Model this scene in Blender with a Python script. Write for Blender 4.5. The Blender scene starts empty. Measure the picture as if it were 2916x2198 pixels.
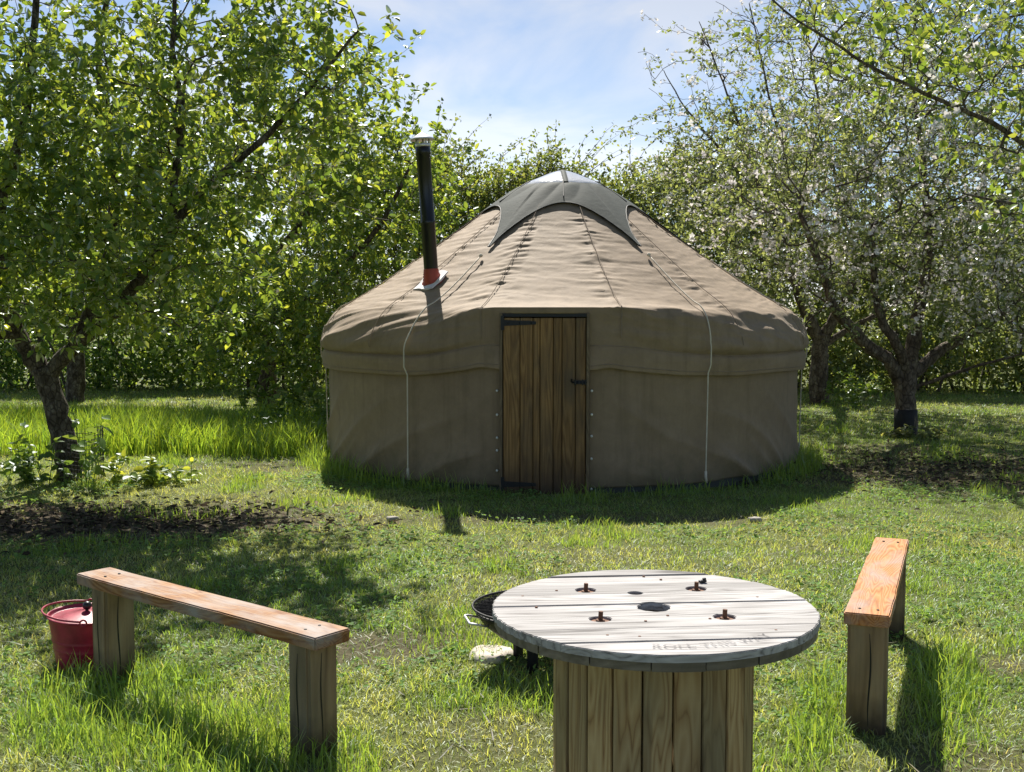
import bpy, bmesh, math, random
import numpy as np
from mathutils import Vector, Matrix

R = math.radians
PI = math.pi
rng = np.random.default_rng(7)
random.seed(7)
sc = bpy.context.scene
COL = sc.collection

# ------------------------------------------------------------------ camera, sky, sun, exposure
CAM_H = 1.70
cd = bpy.data.cameras.new('camera')
cam = bpy.data.objects.new('camera', cd)
COL.objects.link(cam)
cam.location = (0, 0, CAM_H)
cam.rotation_euler = (R(90 - 3.97), 0, 0)
cd.sensor_width = 36.0
cd.lens = 36.0 * 3300 / 2916
cd.clip_end = 3000
sc.camera = cam

SUN_DIR = Vector((-0.100, 0.655, 0.749)).normalized()     # towards the sun
SUN_EL = math.asin(SUN_DIR.z)
SUN_AZ = math.atan2(SUN_DIR.x, SUN_DIR.y)                 # clockwise from +Y

world = bpy.data.worlds.new('World')
sc.world = world
world.use_nodes = True
wn = world.node_tree
wn.nodes.clear()
w_out = wn.nodes.new('ShaderNodeOutputWorld')
w_bg = wn.nodes.new('ShaderNodeBackground')
w_bg.inputs['Strength'].default_value = 0.062
w_sky = wn.nodes.new('ShaderNodeTexSky')
w_sky.sky_type = 'NISHITA'
w_sky.sun_disc = False
w_sky.sun_elevation = SUN_EL
w_sky.sun_rotation = SUN_AZ
w_sky.air_density = 0.85
w_sky.dust_density = 0.35
w_sky.ozone_density = 3.5
# thin cloud veils drifting over the whole sky
w_tc = wn.nodes.new('ShaderNodeTexCoord')
w_map = wn.nodes.new('ShaderNodeMapping')
w_map.inputs['Scale'].default_value = (2.2, 2.2, 5.2)
w_map.inputs['Rotation'].default_value = (0.0, R(14), 0.0)
w_map.inputs['Location'].default_value = (0.35, 0.2, 0.55)
w_n = wn.nodes.new('ShaderNodeTexNoise')
w_n.inputs['Scale'].default_value = 1.9
w_n.inputs['Detail'].default_value = 7
w_n.inputs['Roughness'].default_value = 0.52
w_n.inputs['Distortion'].default_value = 0.5
w_r = wn.nodes.new('ShaderNodeValToRGB')
w_r.color_ramp.elements[0].position = 0.46
w_r.color_ramp.elements[0].color = (0, 0, 0, 1)
w_r.color_ramp.elements[1].position = 0.64
w_r.color_ramp.elements[1].color = (0.7, 0.7, 0.7, 1)
w_mix = wn.nodes.new('ShaderNodeMix')
w_mix.data_type = 'RGBA'
# veils are as bright as the sky they drift across, only whiter
w_bw = wn.nodes.new('ShaderNodeRGBToBW')
w_cl = wn.nodes.new('ShaderNodeMix')
w_cl.data_type = 'RGBA'
w_cl.blend_type = 'MULTIPLY'
w_cl.inputs[0].default_value = 1.0
w_cl.inputs[7].default_value = (1.50, 1.55, 1.66, 1)
wn.links.new(w_sky.outputs['Color'], w_bw.inputs['Color'])
wn.links.new(w_bw.outputs['Val'], w_cl.inputs[6])
wn.links.new(w_cl.outputs[2], w_mix.inputs[7])
wn.links.new(w_tc.outputs['Generated'], w_map.inputs['Vector'])
wn.links.new(w_map.outputs['Vector'], w_n.inputs['Vector'])
wn.links.new(w_n.outputs['Fac'], w_r.inputs['Fac'])
wn.links.new(w_r.outputs['Color'], w_mix.inputs[0])
wn.links.new(w_sky.outputs['Color'], w_mix.inputs[6])
wn.links.new(w_mix.outputs[2], w_bg.inputs['Color'])
wn.links.new(w_bg.outputs[0], w_out.inputs['Surface'])

sd = bpy.data.lights.new('sun', 'SUN')
sd.energy = 5.0
sd.angle = R(0.53)
sd.color = (1.0, 0.94, 0.84)
sun = bpy.data.objects.new('sun', sd)
COL.objects.link(sun)
sun.location = (-3, 20, 25)
sun.rotation_euler = SUN_DIR.to_track_quat('Z', 'Y').to_euler()

sc.view_settings.view_transform = 'Standard'
sc.view_settings.look = 'None'
sc.view_settings.gamma = 1
sc.view_settings.use_curve_mapping = False
sc.view_settings.exposure = 0.9
sc.render.engine = 'CYCLES'
sc.cycles.max_bounces = 8
sc.cycles.diffuse_bounces = 3
sc.cycles.transmission_bounces = 4
sc.cycles.transparent_max_bounces = 8
sc.cycles.use_denoising = True

# ------------------------------------------------------------------ numpy noise
def _hash(ix, iy, seed):
    h = (ix.astype(np.int64) * 374761393 + iy.astype(np.int64) * 668265263 + seed * 982451653) & 0xffffffff
    h = ((h ^ (h >> 13)) * 1274126177) & 0xffffffff
    return ((h ^ (h >> 16)) & 0xffffff) / float(0xffffff)

def vnoise(x, y, seed=0):
    x = np.asarray(x, float); y = np.asarray(y, float)
    ix = np.floor(x); iy = np.floor(y)
    fx = x - ix; fy = y - iy
    fx = fx * fx * fx * (fx * (fx * 6 - 15) + 10); fy = fy * fy * fy * (fy * (fy * 6 - 15) + 10)
    a = _hash(ix, iy, seed); b = _hash(ix + 1, iy, seed)
    c = _hash(ix, iy + 1, seed); d = _hash(ix + 1, iy + 1, seed)
    return (a + (b - a) * fx) * (1 - fy) + (c + (d - c) * fx) * fy - 0.5

def fbm(x, y, seed=0, oct=4, gain=0.5):
    t = 0; a = 1.0
    for k in range(oct):
        t = t + a * vnoise(x * 2 ** k + 17.3 * k, y * 2 ** k - 9.1 * k, seed + k)
        a *= gain
    return t

def sstep(a, b, x):
    t = np.clip((np.asarray(x, float) - a) / (b - a), 0, 1)
    return t * t * (3 - 2 * t)

# ------------------------------------------------------------------ object helpers
def tag(o, label=None, cat=None, group=None, kind=None):
    if label: o['label'] = label
    if cat: o['category'] = cat
    if group: o['group'] = group
    if kind: o['kind'] = kind
    return o

def empty(name, loc=(0, 0, 0), rz=0.0):
    o = bpy.data.objects.new(name, None)
    o.empty_display_size = 0.1
    COL.objects.link(o)
    o.location = loc
    o.rotation_euler = (0, 0, rz)
    return o

def link(name, me, mat=None, parent=None, smooth=False):
    if mat is not None and not me.materials:
        me.materials.append(mat)
    if smooth:
        me.polygons.foreach_set('use_smooth', np.ones(len(me.polygons), bool))
    o = bpy.data.objects.new(name, me)
    COL.objects.link(o)
    if parent is not None:
        o.parent = parent
    return o

def np_mesh(name, V, F, tint=None):
    """V (n,3); F list of int arrays each (m,k)"""
    me = bpy.data.meshes.new(name)
    V = np.ascontiguousarray(V, np.float32)
    if not isinstance(F, (list, tuple)):
        F = [F]
    F = [np.asarray(f, np.int32) for f in F if len(f)]
    tot = np.concatenate([np.full(len(f), f.shape[1], np.int32) for f in F])
    idx = np.concatenate([f.ravel() for f in F])
    me.vertices.add(len(V))
    me.vertices.foreach_set('co', V.ravel())
    me.loops.add(len(idx))
    me.loops.foreach_set('vertex_index', idx)
    me.polygons.add(len(tot))
    st = np.zeros(len(tot), np.int32)
    st[1:] = np.cumsum(tot)[:-1]
    me.polygons.foreach_set('loop_start', st)
    me.polygons.foreach_set('loop_total', tot)
    if tint is not None:
        a = me.attributes.new('tint', 'FLOAT_COLOR', 'POINT')
        t = np.ones((len(V), 4), np.float32)
        t[:, :3] = tint
        a.data.foreach_set('color', t.ravel())
    me.update(calc_edges=True)
    return me

class MB:
    """collects simple shapes into one mesh"""
    def __init__(self):
        self.v = []; self.f = []
    def add(self, vs, fs):
        b = len(self.v)
        self.v += [tuple(p) for p in vs]
        self.f += [tuple(b + i for i in f) for f in fs]
    def box(self, c, s, m=None):
        x, y, z = s[0] / 2, s[1] / 2, s[2] / 2
        vs = [Vector((sx * x, sy * y, sz * z)) for sx in (-1, 1) for sy in (-1, 1) for sz in (-1, 1)]
        vs = [(m @ p if m else p) + Vector(c) for p in vs]
        self.add(vs, [(0, 1, 3, 2), (4, 6, 7, 5), (0, 4, 5, 1), (2, 3, 7, 6), (0, 2, 6, 4), (1, 5, 7, 3)])
    def tube(self, pts, rad, n=8, closed=False, cap=True):
        P = [Vector(p) for p in pts]
        if not hasattr(rad, '__len__'):
            rad = [rad] * len(P)
        k = len(P); rings = []
        up = None
        for i in range(k):
            if closed:
                t = P[(i + 1) % k] - P[i - 1]
            else:
                t = P[min(i + 1, k - 1)] - P[max(i - 1, 0)]
            t.normalize()
            if up is None:
                up = Vector((0, 0, 1)) if abs(t.z) < 0.9 else Vector((1, 0, 0))
            a = t.cross(up).normalized(); b = a.cross(t).normalized(); up = b
            rings.append([P[i] + (a * math.cos(2 * PI * j / n) + b * math.sin(2 * PI * j / n)) * rad[i] for j in range(n)])
        vs = [p for r_ in rings for p in r_]
        fs = []
        for i in range(k if closed else k - 1):
            i2 = (i + 1) % k
            for j in range(n):
                j2 = (j + 1) % n
                fs.append((i * n + j, i * n + j2, i2 * n + j2, i2 * n + j))
        if cap and not closed:
            fs.append(tuple(range(n))[::-1]); fs.append(tuple((k - 1) * n + j for j in range(n)))
        self.add(vs, fs)
    def lathe(self, prof, n=32, c=(0, 0, 0)):
        vs = []
        for (r, z) in prof:
            for j in range(n):
                a = 2 * PI * j / n
                vs.append((c[0] + r * math.cos(a), c[1] + r * math.sin(a), c[2] + z))
        fs = []
        for i in range(len(prof) - 1):
            for j in range(n):
                j2 = (j + 1) % n
                fs.append((i * n + j, i * n + j2, (i + 1) * n + j2, (i + 1) * n + j))
        self.add(vs, fs)
    def sphere(self, c, r, n=12, sq=1.0):
        prof = [(r * math.sin(PI * i / n), -r * sq * math.cos(PI * i / n)) for i in range(n + 1)]
        prof[0] = (r * 0.01, prof[0][1]); prof[-1] = (r * 0.01, prof[-1][1])
        self.lathe(prof, 2 * n, c)
    def mesh(self, name):
        me = bpy.data.meshes.new(name)
        me.from_pydata(self.v, [], self.f)
        me.update()
        return me
    def build(self, name, mat, parent=None, smooth=False, bevel=0.0, seg=2):
        me = self.mesh(name)
        if bevel > 0:
            bm = bmesh.new(); bm.from_mesh(me)
            bmesh.ops.bevel(bm, geom=bm.edges[:] + bm.verts[:], offset=bevel, segments=seg, affect='EDGES', profile=0.6)
            bm.to_mesh(me); bm.free()
        o = link(name, me, mat, parent, smooth)
        return o

# ------------------------------------------------------------------ materials
def newmat(name):
    m = bpy.data.materials.new(name)
    m.use_nodes = True
    nt = m.node_tree
    nt.nodes.clear()
    out = nt.nodes.new('ShaderNodeOutputMaterial')
    return m, nt, out

def N(nt, t, **kw):
    n = nt.nodes.new(t)
    for k, v in kw.items():
        if hasattr(n, k) and k not in n.inputs:
            setattr(n, k, v)
        else:
            n.inputs[k].default_value = v
    return n

def ramp(nt, stops):
    r = nt.nodes.new('ShaderNodeValToRGB')
    e = r.color_ramp.elements
    while len(e) < len(stops):
        e.new(0.5)
    for el, (p, c) in zip(e, stops):
        el.position = p
        el.color = (c[0], c[1], c[2], 1)
    return r

def mixc(nt, fac, a, b, mode='MIX'):
    m = nt.nodes.new('ShaderNodeMix')
    m.data_type = 'RGBA'; m.blend_type = mode
    for s, v in ((0, fac), (6, a), (7, b)):
        if hasattr(v, 'links') or hasattr(v, 'is_linked'):
            nt.links.new(v, m.inputs[s])
        elif s == 0:
            m.inputs[0].default_value = v
        else:
            m.inputs[s].default_value = (v[0], v[1], v[2], 1)
    return m.outputs[2]

def plain(name, col, rough=0.6, metal=0.0, var=0.15, scale=12, bump=0.0, bscale=60, spec=0.5):
    m, nt, out = newmat(name)
    b = N(nt, 'ShaderNodeBsdfPrincipled', Roughness=rough, Metallic=metal)
    b.inputs['Specular IOR Level'].default_value = spec
    tc = N(nt, 'ShaderNodeTexCoord')
    n = N(nt, 'ShaderNodeTexNoise', Scale=scale, Detail=5, Roughness=0.6)
    nt.links.new(tc.outputs['Object'], n.inputs['Vector'])
    r = ramp(nt, [(0.3, [c * (1 - var) for c in col]), (0.7, [min(1, c * (1 + var)) for c in col])])
    nt.links.new(n.outputs['Fac'], r.inputs['Fac'])
    nt.links.new(r.outputs[0], b.inputs['Base Color'])
    if bump:
        n2 = N(nt, 'ShaderNodeTexNoise', Scale=bscale, Detail=4)
        nt.links.new(tc.outputs['Object'], n2.inputs['Vector'])
        bp = N(nt, 'ShaderNodeBump', Strength=bump, Distance=0.01)
        nt.links.new(n2.outputs['Fac'], bp.inputs['Height'])
        nt.links.new(bp.outputs[0], b.inputs['Normal'])
    nt.links.new(b.outputs[0], out.inputs['Surface'])
    return m

def wood(name, stops, grain=22.0, stretch=0.06, rings=0.55, stain=None, stain_amt=0.0, rough=0.7, bump=0.35,
         cracks=0.0, axis=0, ring_scale=6.0, stain_scale=3.0, zdark=None, gloss=0.3):
    """grain runs along the object's local axis `axis`"""
    m, nt, out = newmat(name)
    L = nt.links.new
    b = N(nt, 'ShaderNodeBsdfPrincipled', Roughness=rough)
    b.inputs['Specular IOR Level'].default_value = gloss
    tc = N(nt, 'ShaderNodeTexCoord')
    oi = N(nt, 'ShaderNodeObjectInfo')
    off = N(nt, 'ShaderNodeMath', operation='MULTIPLY'); off.inputs[1].default_value = 53.0
    L(oi.outputs['Random'], off.inputs[0])
    cmb = N(nt, 'ShaderNodeCombineXYZ')
    for k in range(3):
        L(off.outputs[0], cmb.inputs[k])
    add = N(nt, 'ShaderNodeVectorMath', operation='ADD')
    L(tc.outputs['Object'], add.inputs[0]); L(cmb.outputs[0], add.inputs[1])
    s = [1.0, 1.0, 1.0]; s[axis] = stretch
    mp = N(nt, 'ShaderNodeMapping'); mp.inputs['Scale'].default_value = s
    L(add.outputs[0], mp.inputs['Vector'])
    # growth rings: bands of a smooth stretched noise field
    n0 = N(nt, 'ShaderNodeTexNoise', Scale=ring_scale, Detail=2, Roughness=0.4, Distortion=0.3)
    s2 = [1.0, 1.0, 1.0]; s2[axis] = stretch * 2.2
    mp2 = N(nt, 'ShaderNodeMapping'); mp2.inputs['Scale'].default_value = s2
    L(add.outputs[0], mp2.inputs['Vector']); L(mp2.outputs[0], n0.inputs['Vector'])
    mu = N(nt, 'ShaderNodeMath', operation='MULTIPLY'); mu.inputs[1].default_value = grain
    L(n0.outputs['Fac'], mu.inputs[0])
    fr = N(nt, 'ShaderNodeMath', operation='PINGPONG'); fr.inputs[1].default_value = 0.5
    L(mu.outputs[0], fr.inputs[0])
    fr2 = N(nt, 'ShaderNodeMath', operation='MULTIPLY'); fr2.inputs[1].default_value = 2.0
    L(fr.outputs[0], fr2.inputs[0])
    # fibre noise
    n1 = N(nt, 'ShaderNodeTexNoise', Scale=70.0, Detail=6, Roughness=0.65)
    L(mp.outputs[0], n1.inputs['Vector'])
    mx = N(nt, 'ShaderNodeMix'); mx.data_type = 'FLOAT'; mx.inputs[0].default_value = rings
    L(n1.outputs['Fac'], mx.inputs[2]); L(fr2.outputs[0], mx.inputs[3])
    r = ramp(nt, stops)
    L(mx.outputs[0], r.inputs['Fac'])
    col = r.outputs[0]
    # per-piece brightness
    hv = N(nt, 'ShaderNodeHueSaturation')
    mr = N(nt, 'ShaderNodeMapRange'); mr.inputs[3].default_value = 0.8; mr.inputs[4].default_value = 1.18
    L(oi.outputs['Random'], mr.inputs[0]); L(mr.outputs[0], hv.inputs['Value']); L(col, hv.inputs['Color'])
    col = hv.outputs[0]
    if stain is not None:
        n2 = N(nt, 'ShaderNodeTexNoise', Scale=stain_scale, Detail=6, Roughness=0.6)
        s3 = [1.0, 1.0, 1.0]; s3[axis] = 0.45
        mp3 = N(nt, 'ShaderNodeMapping'); mp3.inputs['Scale'].default_value = s3
        L(add.outputs[0], mp3.inputs['Vector']); L(mp3.outputs[0], n2.inputs['Vector'])
        rr = ramp(nt, [(0.42, (0, 0, 0)), (0.68, (stain_amt,) * 3)])
        L(n2.outputs['Fac'], rr.inputs['Fac'])
        col = mixc(nt, rr.outputs[0], col, stain)
    if cracks:
        n3 = N(nt, 'ShaderNodeTexNoise', Scale=14.0, Detail=3, Roughness=0.5)
        s4 = [1.0, 1.0, 1.0]; s4[axis] = 0.10
        mp4 = N(nt, 'ShaderNodeMapping'); mp4.inputs['Scale'].default_value = s4
        L(add.outputs[0], mp4.inputs['Vector']); L(mp4.outputs[0], n3.inputs['Vector'])
        rc = ramp(nt, [(0.30, (cracks,) * 3), (0.36, (0, 0, 0))])
        L(n3.outputs['Fac'], rc.inputs['Fac'])
        col = mixc(nt, rc.outputs[0], col, (0.03, 0.025, 0.02))
    if zdark is not None:                       # colour darkens towards the foot of the piece (object z, in metres)
        sp = N(nt, 'ShaderNodeSeparateXYZ'); L(tc.outputs['Object'], sp.inputs[0])
        n5 = N(nt, 'ShaderNodeTexNoise', Scale=9.0, Detail=4)
        L(tc.outputs['Object'], n5.inputs['Vector'])
        ad = N(nt, 'ShaderNodeMath', operation='MULTIPLY_ADD'); ad.inputs[1].default_value = 0.16
        L(n5.outputs['Fac'], ad.inputs[0]); L(sp.outputs[2], ad.inputs[2])
        mr2 = N(nt, 'ShaderNodeMapRange'); mr2.inputs[1].default_value = zdark[0] + 0.08; mr2.inputs[2].default_value = zdark[1] + 0.08
        mr2.inputs[3].default_value = zdark[2]; mr2.inputs[4].default_value = 0.0
        L(ad.outputs[0], mr2.inputs[0])
        col = mixc(nt, mr2.outputs[0], col, zdark[3])
    L(col, b.inputs['Base Color'])
    bp = N(nt, 'ShaderNodeBump', Strength=bump, Distance=0.004)
    L(mx.outputs[0], bp.inputs['Height']); L(bp.outputs[0], b.inputs['Normal'])
    L(b.outputs[0], out.inputs['Surface'])
    return m

def foliage(name, trans=1.0, gloss=0.18, rough=0.38, tint_attr=True, stops=None, tfac=0.5, dif=1.25, warm=(2.45, 2.0, 0.85)):
    """leaf: diffuse + translucent + thin waxy reflection. Colour per leaf."""
    m, nt, out = newmat(name)
    L = nt.links.new
    if tint_attr:
        at = N(nt, 'ShaderNodeAttribute'); at.attribute_name = 'tint'
        col = at.outputs['Color']
    else:
        oi = N(nt, 'ShaderNodeObjectInfo')
        r = ramp(nt, stops); L(oi.outputs['Random'], r.inputs['Fac'])
        col = r.outputs[0]
    d = N(nt, 'ShaderNodeBsdfDiffuse')
    L(mixc(nt, 1.0, col, (dif, dif, dif), 'MULTIPLY'), d.inputs['Color'])
    t = N(nt, 'ShaderNodeBsdfTranslucent')
    tcol = mixc(nt, 1.0, col, [trans * w_ for w_ in warm], 'MULTIPLY')
    L(tcol, t.inputs['Color'])
    mx = N(nt, 'ShaderNodeMixShader'); mx.inputs[0].default_value = tfac
    L(d.outputs[0], mx.inputs[1]); L(t.outputs[0], mx.inputs[2])
    g = N(nt, 'ShaderNodeBsdfGlossy', Roughness=rough)
    g.inputs['Color'].default_value = (0.9, 0.95, 1.0, 1)
    fz = N(nt, 'ShaderNodeFresnel', IOR=1.4)
    fm = N(nt, 'ShaderNodeMath', operation='MULTIPLY'); fm.inputs[1].default_value = gloss
    L(fz.outputs[0], fm.inputs[0])
    mx2 = N(nt, 'ShaderNodeMixShader')
    L(fm.outputs[0], mx2.inputs[0]); L(mx.outputs[0], mx2.inputs[1]); L(g.outputs[0], mx2.inputs[2])
    L(mx2.outputs[0], out.inputs['Surface'])
    return m

M_leaf = foliage('leaf_green', trans=1.5, gloss=0.40, rough=0.40, dif=2.3, tfac=0.58)
M_leaf_grey = foliage('leaf_grey_green', trans=1.15, gloss=0.30, rough=0.45, dif=2.1, tfac=0.55, warm=(2.4, 2.3, 1.1))
M_leaf_near = foliage('leaf_green_single', trans=1.4, dif=2.2, tfac=0.58, gloss=0.40, rough=0.40, tint_attr=False,
                      stops=[(0.0, (0.050, 0.092, 0.025)), (0.5, (0.072, 0.118, 0.03)), (0.85, (0.10, 0.145, 0.035)), (1.0, (0.125, 0.155, 0.04))])
M_grass = foliage('grass_blades', trans=1.35, gloss=0.10, rough=0.6, tfac=0.5, dif=1.95, warm=(2.2, 2.0, 0.9))
M_litter = foliage('dry_litter_blades', trans=0.6, warm=(1, 1, 1), gloss=0.05, rough=0.6, tfac=0.3, dif=1.1)
M_petal = foliage('blossom_petals', trans=1.0, warm=(1, 1, 1), dif=1.0, gloss=0.05, tint_attr=False, stops=[(0, (0.78, 0.72, 0.72)), (1, (0.85, 0.83, 0.80))], tfac=0.35)
M_debris = plain('dry_litter', (0.19, 0.15, 0.10), 0.9, var=0.4, scale=30)

def bark_mat(name, c0, c1, c2, sc_=14):
    m, nt, out = newmat(name)
    L = nt.links.new
    b = N(nt, 'ShaderNodeBsdfPrincipled', Roughness=0.9)
    b.inputs['Specular IOR Level'].default_value = 0.2
    tc = N(nt, 'ShaderNodeTexCoord')
    mp = N(nt, 'ShaderNodeMapping'); mp.inputs['Scale'].default_value = (1, 1, 0.55)
    L(tc.outputs['Object'], mp.inputs['Vector'])
    n = N(nt, 'ShaderNodeTexNoise', Scale=sc_, Detail=7, Roughness=0.65, Distortion=0.4)
    L(mp.outputs[0], n.inputs['Vector'])
    v = N(nt, 'ShaderNodeTexVoronoi', Scale=sc_ * 1.6); v.feature = 'DISTANCE_TO_EDGE'
    L(mp.outputs[0], v.inputs['Vector'])
    r = ramp(nt, [(0.36, c0), (0.52, c1), (0.66, c2)])
    L(n.outputs['Fac'], r.inputs['Fac'])
    rv = ramp(nt, [(0.0, (0.45,) * 3), (0.12, (1,) * 3)])
    L(v.outputs['Distance'], rv.inputs['Fac'])
    col = mixc(nt, 1.0, r.outputs[0], rv.outputs[0], 'MULTIPLY')
    L(col, b.inputs['Base Color'])
    ad = N(nt, 'ShaderNodeMath', operation='ADD')
    L(n.outputs['Fac'], ad.inputs[0]); L(rv.outputs[0], ad.inputs[1])
    bp = N(nt, 'ShaderNodeBump', Strength=0.8, Distance=0.015)
    L(ad.outputs[0], bp.inputs['Height']); L(bp.outputs[0], b.inputs['Normal'])
    L(b.outputs[0], out.inputs['Surface'])
    return m

M_bark = bark_mat('bark_brown', (0.045, 0.035, 0.026), (0.11, 0.09, 0.07), (0.22, 0.20, 0.165))
M_bark_grey = bark_mat('bark_grey', (0.07, 0.055, 0.045), (0.15, 0.12, 0.095), (0.24, 0.21, 0.17), 11)
M_twig = plain('twig_bark', (0.085, 0.068, 0.052), 0.85, var=0.35, scale=6)

# ------------------------------------------------------------------ ground
def blob(x, y, cx, cy, rx, ry, ang=0.0, soft=0.45, wob=0.5, seed=1):
    c, s = math.cos(ang), math.sin(ang)
    dx = x - cx; dy = y - cy
    u = (c * dx + s * dy) / rx; v = (-s * dx + c * dy) / ry
    d = np.sqrt(u * u + v * v) + wob * fbm(x * 1.7, y * 1.7, seed, 4)
    return 1 - sstep(1 - soft, 1 + soft, d)

YC = (0.56, 13.0)                    # yurt centre
def gh(x, y):
    x = np.asarray(x, float); y = np.asarray(y, float)
    return 0.022 * fbm(x * 0.9, y * 0.9, 3, 4) + 0.012 * fbm(x * 5.0, y * 5.0, 5, 2)

def bare(x, y):
    b = 0.95 * blob(x, y, -3.5, 9.0, 2.1, 0.75, 0.1, seed=11)
    b = np.maximum(b, 0.9 * blob(x, y, -5.2, 8.2, 1.6, 0.9, 0.1, seed=19))
    b = np.maximum(b, 0.75 * blob(x, y, 4.9, 11.6, 2.0, 1.5, 0.15, seed=12))
    b = np.maximum(b, 0.55 * blob(x, y, 4.3, 13.6, 1.7, 0.5, 0.0, seed=18))
    b = np.maximum(b, 0.75 * blob(x, y, -0.62, 5.75, 0.55, 0.32, 0.3, seed=13))
    b = np.maximum(b, 0.55 * blob(x, y, 2.9, 5.35, 0.75, 0.22, -0.1, seed=14))
    b = np.maximum(b, 0.6 * blob(x, y, 0.45, 9.15, 1.5, 0.28, 0.0, seed=15))
    b = np.maximum(b, 0.5 * blob(x, y, -2.6, 12.2, 1.0, 0.5, 0.2, seed=16))
    b = np.maximum(b, 0.5 * blob(x, y, 1.75, 4.15, 0.5, 0.25, 0.4, seed=17))
    b = np.maximum(b, 0.32 * sstep(0.05, 0.45, fbm(x * 0.9 + 3, y * 0.9, 21, 4)))
    return np.clip(b, 0, 1)

def axis_coords(a, b, step, far):
    core = list(np.arange(a, b + 1e-6, step))
    out = []; d = step; p = b
    while p < far:
        d *= 1.35; p += d; out.append(p)
    lo = []; d = step; p = a
    while p > -far:
        d *= 1.35; p -= d; lo.append(p)
    return np.array(lo[::-1] + core + out)

gx = axis_coords(-9, 11, 0.14, 900.0)
gy = axis_coords(1.5, 26, 0.14, 1500.0)
GX, GY = np.meshgrid(gx, gy)
GZ = gh(GX, GY) - 0.006
far = sstep(30, 60, np.hypot(GX, GY))
GZ = GZ * (1 - far)
nxg, nyg = len(gx), len(gy)
ii = np.arange(nxg * nyg).reshape(nyg, nxg)
Fg = np.stack([ii[:-1, :-1], ii[:-1, 1:], ii[1:, 1:], ii[1:, :-1]], -1).reshape(-1, 4)
bz = bare(GX, GY).ravel()
me = np_mesh('ground', np.stack([GX, GY, GZ], -1).reshape(-1, 3), Fg, np.stack([bz, bz * 0, bz * 0], -1))
def ground_mat():
    m, nt, out = newmat('turf_and_soil')
    L = nt.links.new
    b = N(nt, 'ShaderNodeBsdfPrincipled', Roughness=0.95)
    b.inputs['Specular IOR Level'].default_value = 0.1
    tc = N(nt, 'ShaderNodeTexCoord')
    at = N(nt, 'ShaderNodeAttribute'); at.attribute_name = 'tint'
    sp = N(nt, 'ShaderNodeSeparateColor'); L(at.outputs['Color'], sp.inputs[0])
    n1 = N(nt, 'ShaderNodeTexNoise', Scale=26, Detail=8, Roughness=0.7); L(tc.outputs['Object'], n1.inputs['Vector'])
    n2 = N(nt, 'ShaderNodeTexNoise', Scale=1.3, Detail=6, Roughness=0.6); L(tc.outputs['Object'], n2.inputs['Vector'])
    turf = ramp(nt, [(0.3, (0.05, 0.075, 0.02)), (0.55, (0.11, 0.14, 0.04)), (0.75, (0.18, 0.18, 0.08))])
    L(n1.outputs['Fac'], turf.inputs['Fac'])
    soil = ramp(nt, [(0.3, (0.045, 0.035, 0.026)), (0.5, (0.10, 0.078, 0.055)), (0.68, (0.19, 0.155, 0.115)), (0.8, (0.27, 0.235, 0.18))])
    L(n1.outputs['Fac'], soil.inputs['Fac'])
    t2 = mixc(nt, n2.outputs['Fac'], turf.outputs[0], (0.14, 0.15, 0.06))
    col = mixc(nt, sp.outputs[0], t2, soil.outputs[0])
    L(col, b.inputs['Base Color'])
    bp = N(nt, 'ShaderNodeBump', Strength=0.9, Distance=0.03)
    L(n1.outputs['Fac'], bp.inputs['Height']); L(bp.outputs[0], b.inputs['Normal'])
    L(b.outputs[0], out.inputs['Surface'])
    return m
ground = link('ground', me, ground_mat(), smooth=True)
tag(ground, 'mown orchard ground with bare earth patches around the yurt', 'ground', kind='structure')

# ------------------------------------------------------------------ grass
def blades(P, h, w, lean, az, bend, tint, segs=2):
    """P (n,3) roots; returns V,F,T"""
    n = len(P)
    d = np.stack([np.cos(az), np.sin(az), np.zeros(n)], -1)
    side = np.stack([-np.sin(az), np.cos(az), np.zeros(n)], -1)
    tw = rng.uniform(-1.2, 1.2, n)[:, None]
    side = side * np.cos(tw) + d * np.sin(tw)
    up = np.array([0, 0, 1.0])
    l1 = lean[:, None]; l2 = (lean + bend)[:, None]
    p1 = P + h[:, None] * 0.55 * (d * np.sin(l1) + up * np.cos(l1))
    p2 = p1 + h[:, None] * 0.45 * (d * np.sin(l2) + up * np.cos(l2))
    p2[:, 2] = np.maximum(p2[:, 2], P[:, 2] + 0.004)
    ws = (w / 2)[:, None] * side
    if segs == 2:
        V = np.stack([P - ws, P + ws, p1 + ws * 0.8, p1 - ws * 0.8, p2], 1).reshape(-1, 3)
        b = np.arange(n)[:, None] * 5
        F = [b + np.array([[0, 1, 2, 3]]), b + np.array([[3, 2, 4]])]
        T = np.repeat(tint, 5, 0)
    else:
        V = np.stack([P - ws, P + ws, p2], 1).reshape(-1, 3)
        b = np.arange(n)[:, None] * 3
        F = [b + np.array([[0, 1, 2]])]
        T = np.repeat(tint, 3, 0)
    return V, F, T

def merge(parts):
    Vs, T = [], []; Fd = {}; o = 0
    for V, F, t in parts:
        for f in F:
            Fd.setdefault(f.shape[1], []).append(f + o)
        Vs.append(V); T.append(t); o += len(V)
    return np.concatenate(Vs), [np.concatenate(v) for v in Fd.values()], np.concatenate(T)

def scatter(y0, y1, dens, pad=1.22, extra=0.5):
    """uniform points over the ground seen by the camera between two depths, with room to step aside"""
    k = 0.4418 * pad
    x1 = k * y1 + extra
    n = int(2 * x1 * (y1 - y0) * dens)
    x = rng.uniform(-x1, x1, n); y = rng.uniform(y0, y1, n)
    keep = np.abs(x) < k * y + extra
    return x[keep], y[keep]

def inside_yurt(x, y):
    return np.hypot(x - YC[0], y - YC[1]) < 2.60

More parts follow.
